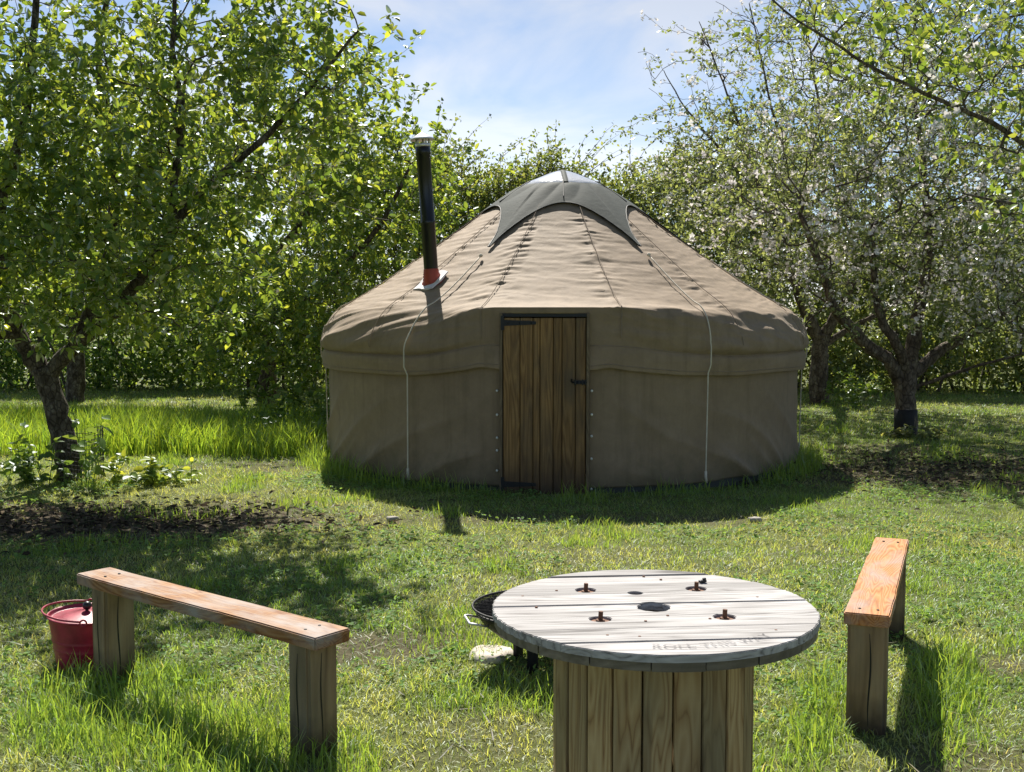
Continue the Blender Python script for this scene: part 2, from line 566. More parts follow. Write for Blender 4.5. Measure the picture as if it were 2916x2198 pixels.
def meadow(x, y):
    e = 12.9 + 0.25 * fbm(x * 0.8, y * 0.0, 31, 3) - 0.10 * (x + 4)
    return (sstep(e - 0.15, e + 0.35, y) * (1 - sstep(16.3, 16.9, y + 0.3 * x * 0.2)) * (1 - sstep(-2.6, -2.2, x)))

def lush(x, y):
    g = blob(x, y, -1.25, 4.35, 0.85, 0.42, -0.6, 0.4, 0.5, 41)
    g = np.maximum(g, 0.9 * blob(x, y, -1.7, 5.05, 0.40, 0.22, 0.0, 0.4, 0.5, 42))
    g = np.maximum(g, 0.8 * blob(x, y, -0.72, 4.15, 0.22, 0.25, 0.0, 0.5, 0.4, 43))
    g = np.maximum(g, 0.95 * blob(x, y, 1.93, 5.05, 0.16, 0.75, -0.35, 0.5, 0.4, 44))
    g = np.maximum(g, 0.8 * blob(x, y, 1.25, 4.6, 0.16, 0.7, -0.35, 0.5, 0.5, 45))
    g = np.maximum(g, 0.75 * blob(x, y, 0.1, 4.9, 0.45, 0.30, 0.0, 0.5, 0.5, 46))
    g = np.maximum(g, 0.55 * blob(x, y, -0.25, 5.9, 0.30, 0.35, 0.0, 0.5, 0.5, 47))
    r = np.hypot(x - YC[0], y - YC[1]); ph = np.arctan2(x - YC[0], -(y - YC[1]))
    ring = np.exp(-((r - 2.72) / 0.16) ** 2) * (1 - np.exp(-((ph + 0.10) / 0.16) ** 2))
    ring = ring * (0.42 + 0.55 * sstep(0.5, 1.0, ph) + 0.5 * sstep(0.45, 0.9, -ph) + 0.5 * fbm(ph * 6, r * 2, 48, 3))
    g = np.maximum(g, ring)
    g = np.maximum(g, 0.5 * sstep(0.22, 0.5, fbm(x * 1.6 + 9, y * 1.6, 49, 3)))
    return np.clip(g, 0, 1)

def grass_tint(n, x, y, lushv):
    dry = np.clip(0.26 + 1.1 * fbm(x * 0.7, y * 0.7, 51, 3) + 0.9 * fbm(x * 5, y * 5, 52, 2) + rng.normal(0, 0.22, n) - 0.75 * lushv, 0, 1)
    g = np.array([0.102, 0.168, 0.040]); s = np.array([0.225, 0.245, 0.100]); st = np.array([0.22, 0.205, 0.115])
    t = g + (s - g) * dry[:, None]
    straw = (rng.random(n) < 0.045 * (1 - 0.8 * lushv))[:, None]
    t = np.where(straw, st, t)
    return t * rng.uniform(0.75, 1.25, n)[:, None]

lawn = []
for (y0, y1, dens, wmul, segs) in ((3.0, 5.6, 5200, 1.0, 2), (5.6, 8.0, 4200, 1.15, 2), (8.0, 11.0, 3000, 1.4, 1), (11.0, 15.0, 1700, 1.9, 1), (15.0, 24.0, 650, 3.0, 1)):
    x, y = scatter(y0, y1, dens)
    k = (rng.random(len(x)) > bare(x, y) * 0.93) & ~inside_yurt(x, y)
    x, y = x[k], y[k]; n = len(x)
    lu = lush(x, y)
    P = np.stack([x, y, gh(x, y) - 0.01], -1)
    h = (0.024 + 0.028 * rng.random(n) + 0.055 * np.clip(fbm(x * 7, y * 7, 53, 3), 0, 1) + 0.02 * np.clip(fbm(x * 2, y * 2, 54, 2), 0, 1)) * (1 + 0.5 * lu) * (1 + 0.15 * (wmul - 1))
    w = 0.0042 * wmul * rng.uniform(0.6, 1.3, n)
    lean = rng.uniform(0.15, 1.25, n) * (1 - 0.4 * lu)
    az = 2 * PI * rng.random(n)
    lawn.append(blades(P, h, w, lean, az, rng.uniform(0.1, 0.8, n), grass_tint(n, x, y, lu), segs))
V, F, T = merge(lawn)
o = link('lawn_grass', np_mesh('lawn_grass', V, F, T), M_grass)
tag(o, 'short matted yellow green lawn grass covering the ground', 'grass', kind='stuff')

# longer lush tufts
long_ = []
x, y = scatter(3.0, 16.0, 2300)
g = lush(x, y)
k = (rng.random(len(x)) < np.clip(g - 0.12, 0, 1) * 0.9) & ~inside_yurt(x, y)
x, y, g = x[k], y[k], g[k]; n = len(x)
P = np.stack([x, y, gh(x, y) - 0.01], -1)
h = (0.04 + 0.085 * g) * rng.uniform(0.5, 1.6, n) * np.where(np.abs(np.hypot(x - YC[0], y - YC[1]) - 2.75) < 0.3, 1.7, 1.0)
T0 = np.array([0.084, 0.145, 0.032]) * rng.uniform(0.7, 1.4, n)[:, None] + np.array([0.06, 0.05, 0.01]) * rng.random(n)[:, None]
long_.append(blades(P, h, 0.0043 * rng.uniform(0.6, 1.4, n) * (1 + 0.05 * y), rng.uniform(0.0, 0.45, n), 2 * PI * rng.random(n), rng.uniform(0.1, 0.9, n), T0, 2))
V, F, T = merge(long_)
o = link('long_grass', np_mesh('long_grass', V, F, T), M_grass)
tag(o, 'lush longer green grass around the bench legs and the foot of the yurt', 'grass', kind='stuff')

# uncut meadow strip left of the yurt
n = 46000
x = rng.uniform(-9.2, -2.2, n); y = rng.uniform(12.4, 17.2, n)
k = rng.random(n) < meadow(x, y)
x, y = x[k], y[k]; n = len(x)
P = np.stack([x, y, gh(x, y) - 0.01], -1)
h = rng.uniform(0.16, 0.42, n) * (0.75 + 0.6 * np.clip(0.5 + fbm(x * 1.2, y * 1.2, 55, 3), 0, 1))
T0 = np.array([0.095, 0.165, 0.030]) * rng.uniform(0.7, 1.4, n)[:, None] + np.array([0.07, 0.05, 0.0]) * rng.random(n)[:, None]
V, F, T = merge([blades(P, h, 0.011 * rng.uniform(0.6, 1.4, n), rng.uniform(0.0, 0.4, n), 2 * PI * rng.random(n), rng.uniform(0.1, 0.9, n), T0, 2)])
o = link('meadow_grass', np_mesh('meadow_grass', V, F, T), M_grass)
tag(o, 'strip of tall uncut bright green grass left of the yurt', 'grass', kind='stuff')

# low broad leaves of clover and plantain in the turf (built with the weeds below)
# dry clippings, straw and twigs lying about
x, y = scatter(3.0, 13.0, 260)
dry = 0.05 + 0.55 * bare(x, y)
k = (rng.random(len(x)) < dry) & ~inside_yurt(x, y)
x, y = x[k], y[k]; n = len(x)
P = np.stack([x, y, gh(x, y) + 0.012 + 0.015 * rng.random(n)], -1)
T0 = np.where((rng.random(n) < 0.6)[:, None], np.array([0.24, 0.205, 0.11]), np.array([0.14, 0.105, 0.07])) * rng.uniform(0.6, 1.3, n)[:, None]
V, F, T = merge([blades(P, rng.uniform(0.04, 0.12, n), 0.004 * rng.uniform(0.7, 1.6, n), rng.uniform(1.25, 1.6, n), 2 * PI * rng.random(n), rng.uniform(-0.2, 0.2, n), T0, 2)])
o = link('dry_clippings', np_mesh('dry_clippings', V, F, T), M_litter)
tag(o, 'dry straw coloured grass clippings lying on the lawn', 'clippings', kind='stuff')

# ------------------------------------------------------------------ yurt
def canvas_mat(name, c_lo, c_hi, bump=0.25, rough=0.75, spec=0.3, soil=False):
    m, nt, out = newmat(name)
    L = nt.links.new
    b = N(nt, 'ShaderNodeBsdfPrincipled', Roughness=rough)
    b.inputs['Specular IOR Level'].default_value = spec
    b.inputs['Sheen Weight'].default_value = 0.08
    tc = N(nt, 'ShaderNodeTexCoord')
    n = N(nt, 'ShaderNodeTexNoise', Scale=1.6, Detail=7, Roughness=0.6); L(tc.outputs['Object'], n.inputs['Vector'])
    r = ramp(nt, [(0.3, c_lo), (0.7, c_hi)]); L(n.outputs['Fac'], r.inputs['Fac'])
    n3 = N(nt, 'ShaderNodeTexNoise', Scale=9, Detail=6, Roughness=0.7); L(tc.outputs['Object'], n3.inputs['Vector'])
    r3 = ramp(nt, [(0.35, (0.90,) * 3), (0.65, (1.05,) * 3)]); L(n3.outputs['Fac'], r3.inputs['Fac'])
    col = mixc(nt, 1.0, r.outputs[0], r3.outputs[0], 'MULTIPLY')
    if soil:                                             # mud splash and green algae on the lowest hand's breadth, rain streaks
        sp = N(nt, 'ShaderNodeSeparateXYZ'); L(tc.outputs['Object'], sp.inputs[0])
        ns = N(nt, 'ShaderNodeTexNoise', Scale=5, Detail=6, Roughness=0.7); L(tc.outputs['Object'], ns.inputs['Vector'])
        ma = N(nt, 'ShaderNodeMath', operation='MULTIPLY_ADD'); ma.inputs[1].default_value = -0.45; L(ns.outputs['Fac'], ma.inputs[0]); L(sp.outputs[2], ma.inputs[2])
        mr = N(nt, 'ShaderNodeMapRange'); mr.inputs[1].default_value = -0.16; mr.inputs[2].default_value = 0.10; mr.inputs[3].default_value = 0.55; mr.inputs[4].default_value = 0.0
        L(ma.outputs[0], mr.inputs[0])
        col = mixc(nt, mr.outputs[0], col, (0.085, 0.080, 0.042))
        mp = N(nt, 'ShaderNodeMapping'); mp.inputs['Scale'].default_value = (9, 9, 0.5); L(tc.outputs['Object'], mp.inputs['Vector'])
        nv = N(nt, 'ShaderNodeTexNoise', Scale=1.0, Detail=5, Roughness=0.6); L(mp.outputs[0], nv.inputs['Vector'])
        rv = ramp(nt, [(0.50, (1, 1, 1)), (0.72, (0.80, 0.79, 0.76))]); L(nv.outputs['Fac'], rv.inputs['Fac'])
        col = mixc(nt, 1.0, col, rv.outputs[0], 'MULTIPLY')
    L(col, b.inputs['Base Color'])
    n2 = N(nt, 'ShaderNodeTexNoise', Scale=420, Detail=2); L(tc.outputs['Object'], n2.inputs['Vector'])
    n4 = N(nt, 'ShaderNodeTexNoise', Scale=14, Detail=4, Roughness=0.55, Distortion=0.4); L(tc.outputs['Object'], n4.inputs['Vector'])
    b1 = N(nt, 'ShaderNodeBump', Strength=bump, Distance=0.012); L(n4.outputs['Fac'], b1.inputs['Height'])
    b2 = N(nt, 'ShaderNodeBump', Strength=0.12, Distance=0.002); L(n2.outputs['Fac'], b2.inputs['Height']); L(b1.outputs[0], b2.inputs['Normal'])
    L(b2.outputs[0], b.inputs['Normal'])
    L(b.outputs[0], out.inputs['Surface'])
    return m

M_canvas = canvas_mat('canvas_khaki', (0.245, 0.176, 0.110), (0.30, 0.220, 0.143), rough=0.75, spec=0.35, soil=True)
M_cap = canvas_mat('canvas_dark_green', (0.030, 0.041, 0.037), (0.044, 0.057, 0.051), spec=0.12)
M_seam = plain('seam_thread', (0.26, 0.20, 0.15), 0.9)
M_piping = plain('dark_piping', (0.015, 0.018, 0.018), 0.6)
M_rope = plain('cream_rope', (0.62, 0.56, 0.45), 0.8, bump=0.4, bscale=300)
M_stud = plain('white_toggle', (0.75, 0.74, 0.70), 0.35)
M_black = plain('black_iron', (0.010, 0.011, 0.014), 0.45, metal=0.3, bump=0.2)
M_flue = plain('black_flue_enamel', (0.008, 0.009, 0.011), 0.28, metal=0.0, var=0.05)
M_steel = plain('stainless_steel', (0.66, 0.67, 0.69), 0.42, metal=0.75, var=0.1)
M_red = plain('red_silicone', (0.36, 0.055, 0.03), 0.55)
M_white = plain('white_flashing', (0.72, 0.72, 0.74), 0.5)
M_door = wood('door_timber', [(0.22, (0.125, 0.064, 0.022)), (0.5, (0.235, 0.130, 0.045)), (0.8, (0.33, 0.195, 0.075))], grain=9, stretch=0.035, rings=0.35,
              stain=(0.085, 0.065, 0.042), stain_amt=0.75, axis=2, ring_scale=10, stain_scale=3.2, rough=0.6, zdark=(0.05, 0.42, 0.75, (0.035, 0.025, 0.018)))
M_jamb = wood('jamb_timber', [(0.25, (0.12, 0.085, 0.05)), (0.75, (0.24, 0.18, 0.11))], axis=2, rings=0.3)

yurt = empty('yurt', (YC[0], YC[1], 0))
tag(yurt, 'round khaki canvas yurt with dark green star cap and plank door', 'yurt')
PHD = R(-5.9)                                        # door bearing
HD = R(8.35)                                         # half of the door opening
NDC, NOUT = 26, 520
phs = np.concatenate([np.linspace(-HD, HD, NDC, endpoint=False), np.linspace(HD, 2 * PI - HD, NOUT, endpoint=False)])
S_SEAM = R(8.5)
PANEL = 2 * PI / 13
def wrap(a):
    return (a + PI) % (2 * PI) - PI

prof = np.array([(0.30, 3.06), (0.46, 3.00), (0.80, 2.775), (1.19, 2.495), (1.42, 2.335), (1.80, 2.075), (2.12, 1.865), (2.36, 1.725), (2.455, 1.660), (2.530, 1.590), (2.595, 1.50),
                 (2.648, 1.40), (2.668, 1.335), (2.652, 1.298), (2.628, 1.280), (2.650, 1.258), (2.658, 1.22), (2.652, 1.15), (2.645, 1.09)])
lip = np.array([(0.30, 3.06), (0.46, 3.00), (0.80, 2.775), (1.19, 2.505), (1.42, 2.355), (1.80, 2.115), (2.12, 1.925), (2.40, 1.775), (2.57, 1.705), (2.632, 1.688), (2.640, 1.672),
                (2.630, 1.58), (2.625, 1.47), (2.620, 1.38), (2.618, 1.345), (2.624, 1.315), (2.630, 1.26), (2.632, 1.19), (2.632, 1.125)])
def resample(pf, n):
    # the same parameter for both profiles: knot index, spread by arc length of `prof`
    d = np.r_[0, np.cumsum(np.hypot(*np.diff(prof, axis=0).T))]
    # extra samples where it bends
    wgt = np.r_[0, np.cumsum(np.diff(d) + 0.04)]
    t = np.linspace(0, wgt[-1], n)
    k = np.interp(t, wgt, np.arange(len(prof)))
    i = np.clip(np.floor(k).astype(int), 0, len(pf) - 2); f = k - i
    # Catmull-Rom
    P = np.vstack([2 * pf[0] - pf[1], pf, 2 * pf[-1] - pf[-2]])
    p0, p1, p2, p3 = P[i], P[i + 1], P[i + 2], P[i + 3]
    f = f[:, None]
    q = 0.5 * ((2 * p1) + (-p0 + p2) * f + (2 * p0 - 5 * p1 + 4 * p2 - p3) * f ** 2 + (-p0 + 3 * p1 - 3 * p2 + p3) * f ** 3)
    return q, k
NR = 190
qa, kk = resample(prof, NR)
qb, _ = resample(lip, NR)

def roof_point(ph, k_or_rows, disp=True):
    pass

def lip_weight(d):
    d = np.asarray(d, float)
    return np.where(d > 0, 1 - sstep(R(12), R(44), d), 1 - sstep(R(9), R(27), -d))
PH, KK = np.meshgrid(phs, kk)
dd = wrap(PH)                                          # bearing from door
lw = lip_weight(dd)
RR = qa[:, 0][:, None] * (1 - lw) + qb[:, 0][:, None] * lw
HH = qa[:, 1][:, None] * (1 - lw) + qb[:, 1][:, None] * lw
ab = wrap(PH + PHD - S_SEAM)
sp_ = (ab / PANEL) % 1.0
sd_ = np.minimum(sp_, 1 - sp_)                          # 0 on a seam, .5 mid panel
arc = RR * PH
# normals of the profile
dr = np.gradient(RR, axis=0); dh = np.gradient(HH, axis=0)
ln = np.hypot(dr, dh) + 1e-9
nr, nh = -dh / ln, dr / ln
roofz = 1 - sstep(7.0, 8.6, KK); shz = sstep(7.2, 9.0, KK) * (1 - sstep(12.2, 13.2, KK)); bandz = sstep(13.4, 14.6, KK)
# rings of horizontal creases, crowding towards seams
cre = fbm(arc * 3.2 + 40, HH * 24 + 1.6 * np.sin(arc * 1.3), 61, 3)
cre2 = fbm(arc * 6.0, HH * 52 + arc * 2.2, 62, 2)
pull = np.exp(-(sd_ / 0.16) ** 2)
d_roof = roofz * sstep(1.3, 3.0, KK) * (0.014 * cre * (0.5 + 0.7 * pull) + 0.009 * cre2 * (0.35 + pull) - 0.010 * (np.abs(sd_ - 0.5) * 2) ** 0.5 * 0 + 0.012 * np.sin(sd_ * PI) * -1)
d_seam = (roofz + shz) * 0.006 * np.exp(-(sd_ / 0.012) ** 2)
# shoulder drapes: sweep down and away from the door's top corners
ad = np.abs(dd)
sw = HH * 1.0 + 0.16 * ad * 2.6
rid = 1 - np.abs(np.sin(PI * (sw * 6.2 + 1.3 * fbm(arc * 0.8, HH * 2.2, 63, 3)))) ** 0.8
d_sh = shz * (0.024 * rid * (0.35 + 0.65 * np.clip(0.5 + 1.6 * fbm(arc * 1.1 + 5, HH * 1.5, 64, 2), 0, 1)) + 0.034 * fbm(arc * 1.8, HH * 9 + ad * 4.5, 65, 4)) * sstep(R(9), R(16), ad)
vert = shz * 0.006 * np.sin(arc * 31 + 2.5 * fbm(arc * 2, HH * 2, 66, 2)) * sstep(R(60), R(85), ad)
d_bd = bandz * (0.012 * fbm(arc * 1.6, HH * 8 - ad * 2.2, 67, 3) + 0.010 * fbm(arc * 0.7, HH * 1.0, 68, 2))
# hem kicks out beside the door
kick = np.exp(-((ad - HD) / R(2.6)) ** 2) * sstep(15.5, 18.0, KK) * (ad > HD - 1e-6)
sagh = -0.045 * sstep(R(10), R(32), ad) * sstep(11.5, 13.0, KK) + 0.012 * fbm(arc * 1.2, arc * 0, 69, 3) * sstep(12, 17, KK)
D = d_roof + d_seam + d_sh + vert + d_bd + 0.028 * kick
RR2 = RR + nr * D
HH2 = HH + nh * D + sagh + 0.018 * np.exp(-((ad - R(13)) / R(2.2)) ** 2) * sstep(15.5, 18, KK)
AB = PH + PHD
VX = RR2 * np.sin(AB); VY = -RR2 * np.cos(AB)
nc = len(phs)
idx = np.arange(NR * nc).reshape(NR, nc)
nxt = np.roll(idx, -1, axis=1)
Fq = np.stack([idx[:-1], nxt[:-1], nxt[1:], idx[1:]], -1)
# nothing below the lintel strip inside the door opening
rowmid = 0.5 * (KK[:-1] + KK[1:])
cut = (np.arange(nc)[None, :] < NDC) & (HH[1:] < 1.628) & (rowmid > 9.5)
Fq = Fq[~cut].reshape(-1, 4)[:, ::-1]
roof = link('roof_cover', np_mesh('roof_cover', np.stack([VX, VY, HH2], -1).reshape(-1, 3), Fq), M_canvas, yurt, smooth=True)
sol = roof.modifiers.new('cloth_thickness', 'SOLIDIFY'); sol.thickness = 0.004; sol.offset = -1
roof['label'] = 'sunlit khaki canvas roof with radial seams'

def surf(phi_abs, k, lift=0.0):
    """a point on the roof cover: bearing (absolute, radians) and profile parameter"""
    d = float(wrap(phi_abs - PHD))
    w_ = float(lip_weight(d))
    t = np.interp(k, kk, np.arange(NR))
    i = int(min(max(0, math.floor(t)), NR - 2)); f = t - i
    a = qa[i] * (1 - f) + qa[i + 1] * f; b = qb[i] * (1 - f) + qb[i + 1] * f
    g = (qa[i + 1] - qa[i]) * (1 - w_) + (qb[i + 1] - qb[i]) * w_
    p = a * (1 - w_) + b * w_
    l = math.hypot(g[0], g[1]) + 1e-9
    r = p[0] - g[1] / l * lift; h = p[1] + g[0] / l * lift
    return Vector((r * math.sin(phi_abs), -r * math.cos(phi_abs), h))

# stitched seams running down the roof panels
for q in range(13):
    pa = S_SEAM + PANEL * q
    if abs(wrap(pa - PHD)) < HD:
        kend = 9.0
    else:
        kend = 12.6
    m_ = MB()
    m_.tube([surf(pa + 0.012, k_, 0.016) for k_ in np.linspace(1.6, kend, 40)], 0.0035, 5)
    m_.build('seam', M_seam, yurt, True)

# stitched hem lines of the hanging flap
for kq in (14.05, 17.3):
    sel_ = (np.abs(wrap(phs)) > HD + R(0.3))
    ri_ = int(np.argmin(np.abs(kk - kq)))
    pts = [Vector((VX[ri_, j], VY[ri_, j], HH2[ri_, j])) * 1.0 for j in np.where(sel_)[0][::2]]
    pts = [Vector((p.x * 1.0009, p.y * 1.0009, p.z)) for p in pts]
    m_ = MB(); m_.tube(pts, 0.0028, 4); m_.build('hem_stitching', M_seam, yurt, True)

# wall canvas
wph = np.linspace(HD + R(0.1), 2 * PI - HD - R(0.1), 440)
wh = np.linspace(1.34, 0.055, 84)
PW, HW = np.meshgrid(wph, wh)
dw = wrap(PW); adw = np.abs(dw); arcw = 2.6 * PW
tw = (1.34 - HW) / 1.285
# broad diagonal folds fanning down and away from the door
fanc = HW * 1.25 + adw * 1.55 + 0.35 * fbm(arcw * 0.6, HW * 0.8, 71, 2)
fold = (1 - np.abs(np.sin(PI * fanc * 1.55))) ** 1.6
fold2 = (1 - np.abs(np.sin(PI * (HW * 1.1 + adw * 2.4) * 2.3 + 1.0))) ** 2.2
amp = sstep(0.15, 1.0, tw) * (0.35 + 0.9 * np.clip(0.5 + 1.5 * fbm(arcw * 0.9, HW * 0.7, 72, 2), 0, 1)) * sstep(HD + R(3), R(17), adw)
Dw = 0.055 * fold * amp + 0.024 * fold2 * amp * sstep(0.4, 1, tw) + 0.010 * fbm(arcw * 1.3, HW * 1.2, 73, 3) + 0.010 * fbm(arcw * 3.5, HW * 6, 74, 2) * sstep(0.72, 1.0, tw)
Dw *= 1 - 0.75 * np.exp(-((tw - 1.0) / 0.05) ** 2) * 0
RW = 2.578 - 0.010 * tw + Dw
hbot = HW + 0.025 * fbm(arcw * 0.9, arcw * 0, 75, 3) * sstep(0.8, 1.0, tw)
VXw = RW * np.sin(PW + PHD); VYw = -RW * np.cos(PW + PHD)
iw = np.arange(PW.size).reshape(PW.shape)
Fw = np.stack([iw[:-1, :-1], iw[:-1, 1:], iw[1:, 1:], iw[1:, :-1]], -1).reshape(-1, 4)[:, ::-1]
wall = link('wall_canvas', np_mesh('wall_canvas', np.stack([VXw, VYw, hbot], -1).reshape(-1, 3), Fw), M_canvas, yurt, smooth=True)
sol = wall.modifiers.new('cloth_thickness', 'SOLIDIFY'); sol.thickness = 0.004; sol.offset = -1
wall['label'] = 'shaded khaki canvas wall with diagonal folds'

# timber base ring under the canvas
m_ = MB()
rp = []
for a in np.linspace(HD + 0.01, 2 * PI - HD - 0.01, 120):
    rp.append((a + PHD))
vs = []; fs = []
for a in rp:
    for (r, z) in ((2.535, -0.05), (2.54, 0.10), (2.49, 0.10), (2.49, -0.05)):
        vs.append((r * math.sin(a), -r * math.cos(a), z))
for i in range(len(rp) - 1):
    for j in range(4):
        fs.append((i * 4 + j, i * 4 + (j + 1) % 4, (i + 1) * 4 + (j + 1) % 4, (i + 1) * 4 + j))
m_.add(vs, fs)
m_.build('base_ring', plain('base_board', (0.07, 0.075, 0.07), 0.8), yurt)
# dark floor inside closes the base
m_ = MB(); m_.lathe([(0.01, 0.06), (2.5, 0.06)], 64); m_.build('floor_boards', plain('floor_wood', (0.12, 0.08, 0.05), 0.8), yurt)

# dark piping of the wall's side lacing on the right
for pa in (R(86), ):
    m_ = MB()
    m_.tube([(2.605 * math.sin(pa) , -2.605 * math.cos(pa), z) for z in np.linspace(1.12, 0.1, 14)], 0.007, 6)
    m_.build('lacing_cord', M_piping, yurt, True)

# dark green star cap
NT = 6
TIP0 = R(28.5)
cph = np.linspace(0, 2 * PI, 361)[:-1]
tt = ((cph - TIP0) / (2 * PI / NT)) % 1.0
edge_k = np.interp(np.abs(2 * tt - 1), [0, 0.15, 0.3, 0.45, 0.6, 0.75, 0.85, 0.917, 0.96, 1.0], [2.08, 2.10, 2.16, 2.27, 2.43, 2.67, 2.95, 3.28, 3.75, 4.62])        # profile parameter of the hem
rows = 46
cv = np.zeros((rows, len(cph), 3))
for j, a in enumerate(cph):
    ks = np.linspace(0.88, edge_k[j], rows)
    ten = np.abs(2 * tt[j] - 1)
    for i, k_ in enumerate(ks):
        fr_ = i / (rows - 1)
        fl = 0.012 + 0.004 * fr_ * (1 - ten) * (1 + math.sin(9 * a))
        # stretched folds running into each tip
        fl += 0.013 * float(abs(math.sin((tt[j] - 0.5) * 8.0 + 2.6 * fr_))) * (1 - fr_ ** 3) * sstep(0.0, 0.3, fr_)
        cv[i, j] = surf(a, k_, fl)
cv[:, :, 2] += 0.006
ic = np.arange(rows * len(cph)).reshape(rows, -1)
icn = np.roll(ic, -1, 1)
Fc = np.stack([ic[:-1], icn[:-1], icn[1:], ic[1:]], -1).reshape(-1, 4)[:, ::-1]
cap = link('star_cap', np_mesh('star_cap', cv.reshape(-1, 3), Fc), M_cap, yurt, smooth=True)
sol = cap.modifiers.new('cloth_thickness', 'SOLIDIFY'); sol.thickness = 0.004; sol.offset = -1
cap['label'] = 'dark green six pointed canvas cap over the crown'
m_ = MB(); m_.tube([Vector(cv[-1, j]) for j in range(len(cph))], 0.006, 5, closed=True); m_.build('cap_piping', M_piping, cap, True)
for q in range(NT):                                    # a seam up the middle of each arch
    a = TIP0 + (q + 0.5) * 2 * PI / NT
    m_ = MB(); m_.tube([surf(a, k_, 0.030) for k_ in np.linspace(0.7, 1.93, 10)], 0.005, 5); m_.build('cap_seam', M_piping, cap, True)

# clear crown window with dark straps
def plastic():
    m, nt, out = newmat('clear_crown_vinyl')
    b = N(nt, 'ShaderNodeBsdfPrincipled', Roughness=0.16)
    b.inputs['Base Color'].default_value = (0.80, 0.83, 0.88, 1)
    b.inputs['Transmission Weight'].default_value = 0.35
    b.inputs['IOR'].default_value = 1.45
    tc = N(nt, 'ShaderNodeTexCoord')
    n = N(nt, 'ShaderNodeTexNoise', Scale=7, Detail=3); nt.links.new(tc.outputs['Object'], n.inputs['Vector'])
    bp = N(nt, 'ShaderNodeBump', Strength=0.5, Distance=0.03); nt.links.new(n.outputs['Fac'], bp.inputs['Height'])
    nt.links.new(bp.outputs[0], b.inputs['Normal'])
    nt.links.new(b.outputs[0], out.inputs['Surface'])
    return m
m_ = MB(); m_.lathe([(0.475, 3.005), (0.455, 3.03), (0.40, 3.058), (0.30, 3.098), (0.16, 3.158), (0.06, 3.190), (0.004, 3.195)], 60)
win = m_.build('crown_window', plastic(), yurt, True)
for q in range(4):
    a = R(2) + q * PI / 2
    pts = [(0.47, 3.03), (0.40, 3.066), (0.30, 3.106), (0.16, 3.166), (0.02, 3.202)]
    m_ = MB(); vs = []
    for (r, z) in pts:
        for s_ in (-1, 1):
            vs.append((r * math.sin(a) + s_ * 0.028 * math.cos(a), -r * math.cos(a) + s_ * 0.028 * math.sin(a), z))
            vs.append((r * math.sin(a) + s_ * 0.028 * math.cos(a), -r * math.cos(a) + s_ * 0.028 * math.sin(a), z - 0.006))
    fs = []
    for i in range(len(pts) - 1):
        b0 = 4 * i; b1 = b0 + 4
        fs += [(b0, b1, b1 + 2, b0 + 2), (b0 + 1, b0 + 3, b1 + 3, b1 + 1), (b0, b0 + 1, b1 + 1, b1), (b0 + 2, b1 + 2, b1 + 3, b0 + 3)]
    m_.add(vs, fs); m_.build('crown_strap', M_cap, win, True)

# ropes from the cap's tips to the ground
for q in range(NT):
    a0 = TIP0 + q * 2 * PI / NT
    a1 = a0 + (R(-4.0) if q == 5 else R(-0.8))
    pts = [surf(a0 + (a1 - a0) * f, k_, 0.020 + 0.024 * float(sstep(6.8, 8.2, k_))) for f, k_ in zip(np.linspace(0, 0.9, 34), np.linspace(4.62, 12.0, 34))]
    last = pts[-1]
    r0 = math.hypot(last.x, last.y); z0 = last.z
    for z in np.linspace(z0 - 0.05, 0.12, 16):
        f = (z0 - z) / (z0 - 0.12)
        r = r0 + 0.012 - 0.02 * f
        r = max(r, 2.68) if z > 1.1 else 2.675 - 0.02 * f
        a = a0 + (a1 - a0) * (0.9 + 0.1 * f)
        pts.append(Vector((r * math.sin(a), -r * math.cos(a), z)))
    m_ = MB(); m_.tube(pts, 0.0065, 6)
    rp_ = m_.build('guy_rope', M_rope, yurt, True)
    e = pts[-1]
    m_ = MB(); m_.tube([e + Vector((0, 0, 0.05)), e, e + Vector((0.01, 0, -0.06))], [0.012, 0.014, 0.010], 6)
    m_.build('rope_knot', M_rope, rp_, True)
    m_ = MB(); m_.sphere(pts[0] + Vector((0, 0, 0.004)), 0.02, 5); m_.build('rope_knot', M_rope, rp_, True)

# door
def yl(phi_off, r, z):
    a = PHD + phi_off
    return Vector((r * math.sin(a), -r * math.cos(a), z))
door = empty('door', yl(0, 2.612, 0.0), PHD); door.parent = yurt      # local x = right, -y = out
DW = 0.748
bx = [0.0, 0.205, 0.362, 0.447, 0.607, 0.712, 0.873, 1.0]
bnd = [-DW / 2 + DW * b_ for b_ in bx]
for i in range(7):
    w_ = bnd[i + 1] - bnd[i] - 0.005
    m_ = MB(); m_.box((0, 0, 0.79), (w_, 0.026 + 0.002 * (i % 2), 1.60))
    p_ = m_.build('plank', M_door, door, bevel=0.006, seg=1)
    p_.location = ((bnd[i] + bnd[i + 1]) / 2, 0.0 + 0.0015 * ((i * 3) % 4), 0)
def strap(z, name, ln):
    m_ = MB()
    vs = [(-DW / 2 - 0.012, -0.022, z + 0.028), (-DW / 2 - 0.012, -0.022, z - 0.028), (-DW / 2 + ln, -0.022, z - 0.014), (-DW / 2 + ln, -0.022, z + 0.014)]
    vs += [(v[0], -0.0165, v[2]) for v in vs]
    m_.add(vs, [(0, 1, 2, 3), (7, 6, 5, 4), (0, 4, 5, 1), (1, 5, 6, 2), (2, 6, 7, 3), (3, 7, 4, 0)])
    m_.box((-DW / 2 - 0.004, -0.020, z), (0.03, 0.010, 0.13))
    for f in (0.15, 0.5, 0.85):
        m_.sphere((-DW / 2 + ln * f, -0.023, z), 0.007, 5)
    return m_.build('hinge', M_black, door)
strap(1.545, 'hinge', 0.30); strap(0.085, 'hinge', 0.30)
m_ = MB()
m_.box((DW / 2 - 0.055, -0.020, 1.015), (0.10, 0.008, 0.035))
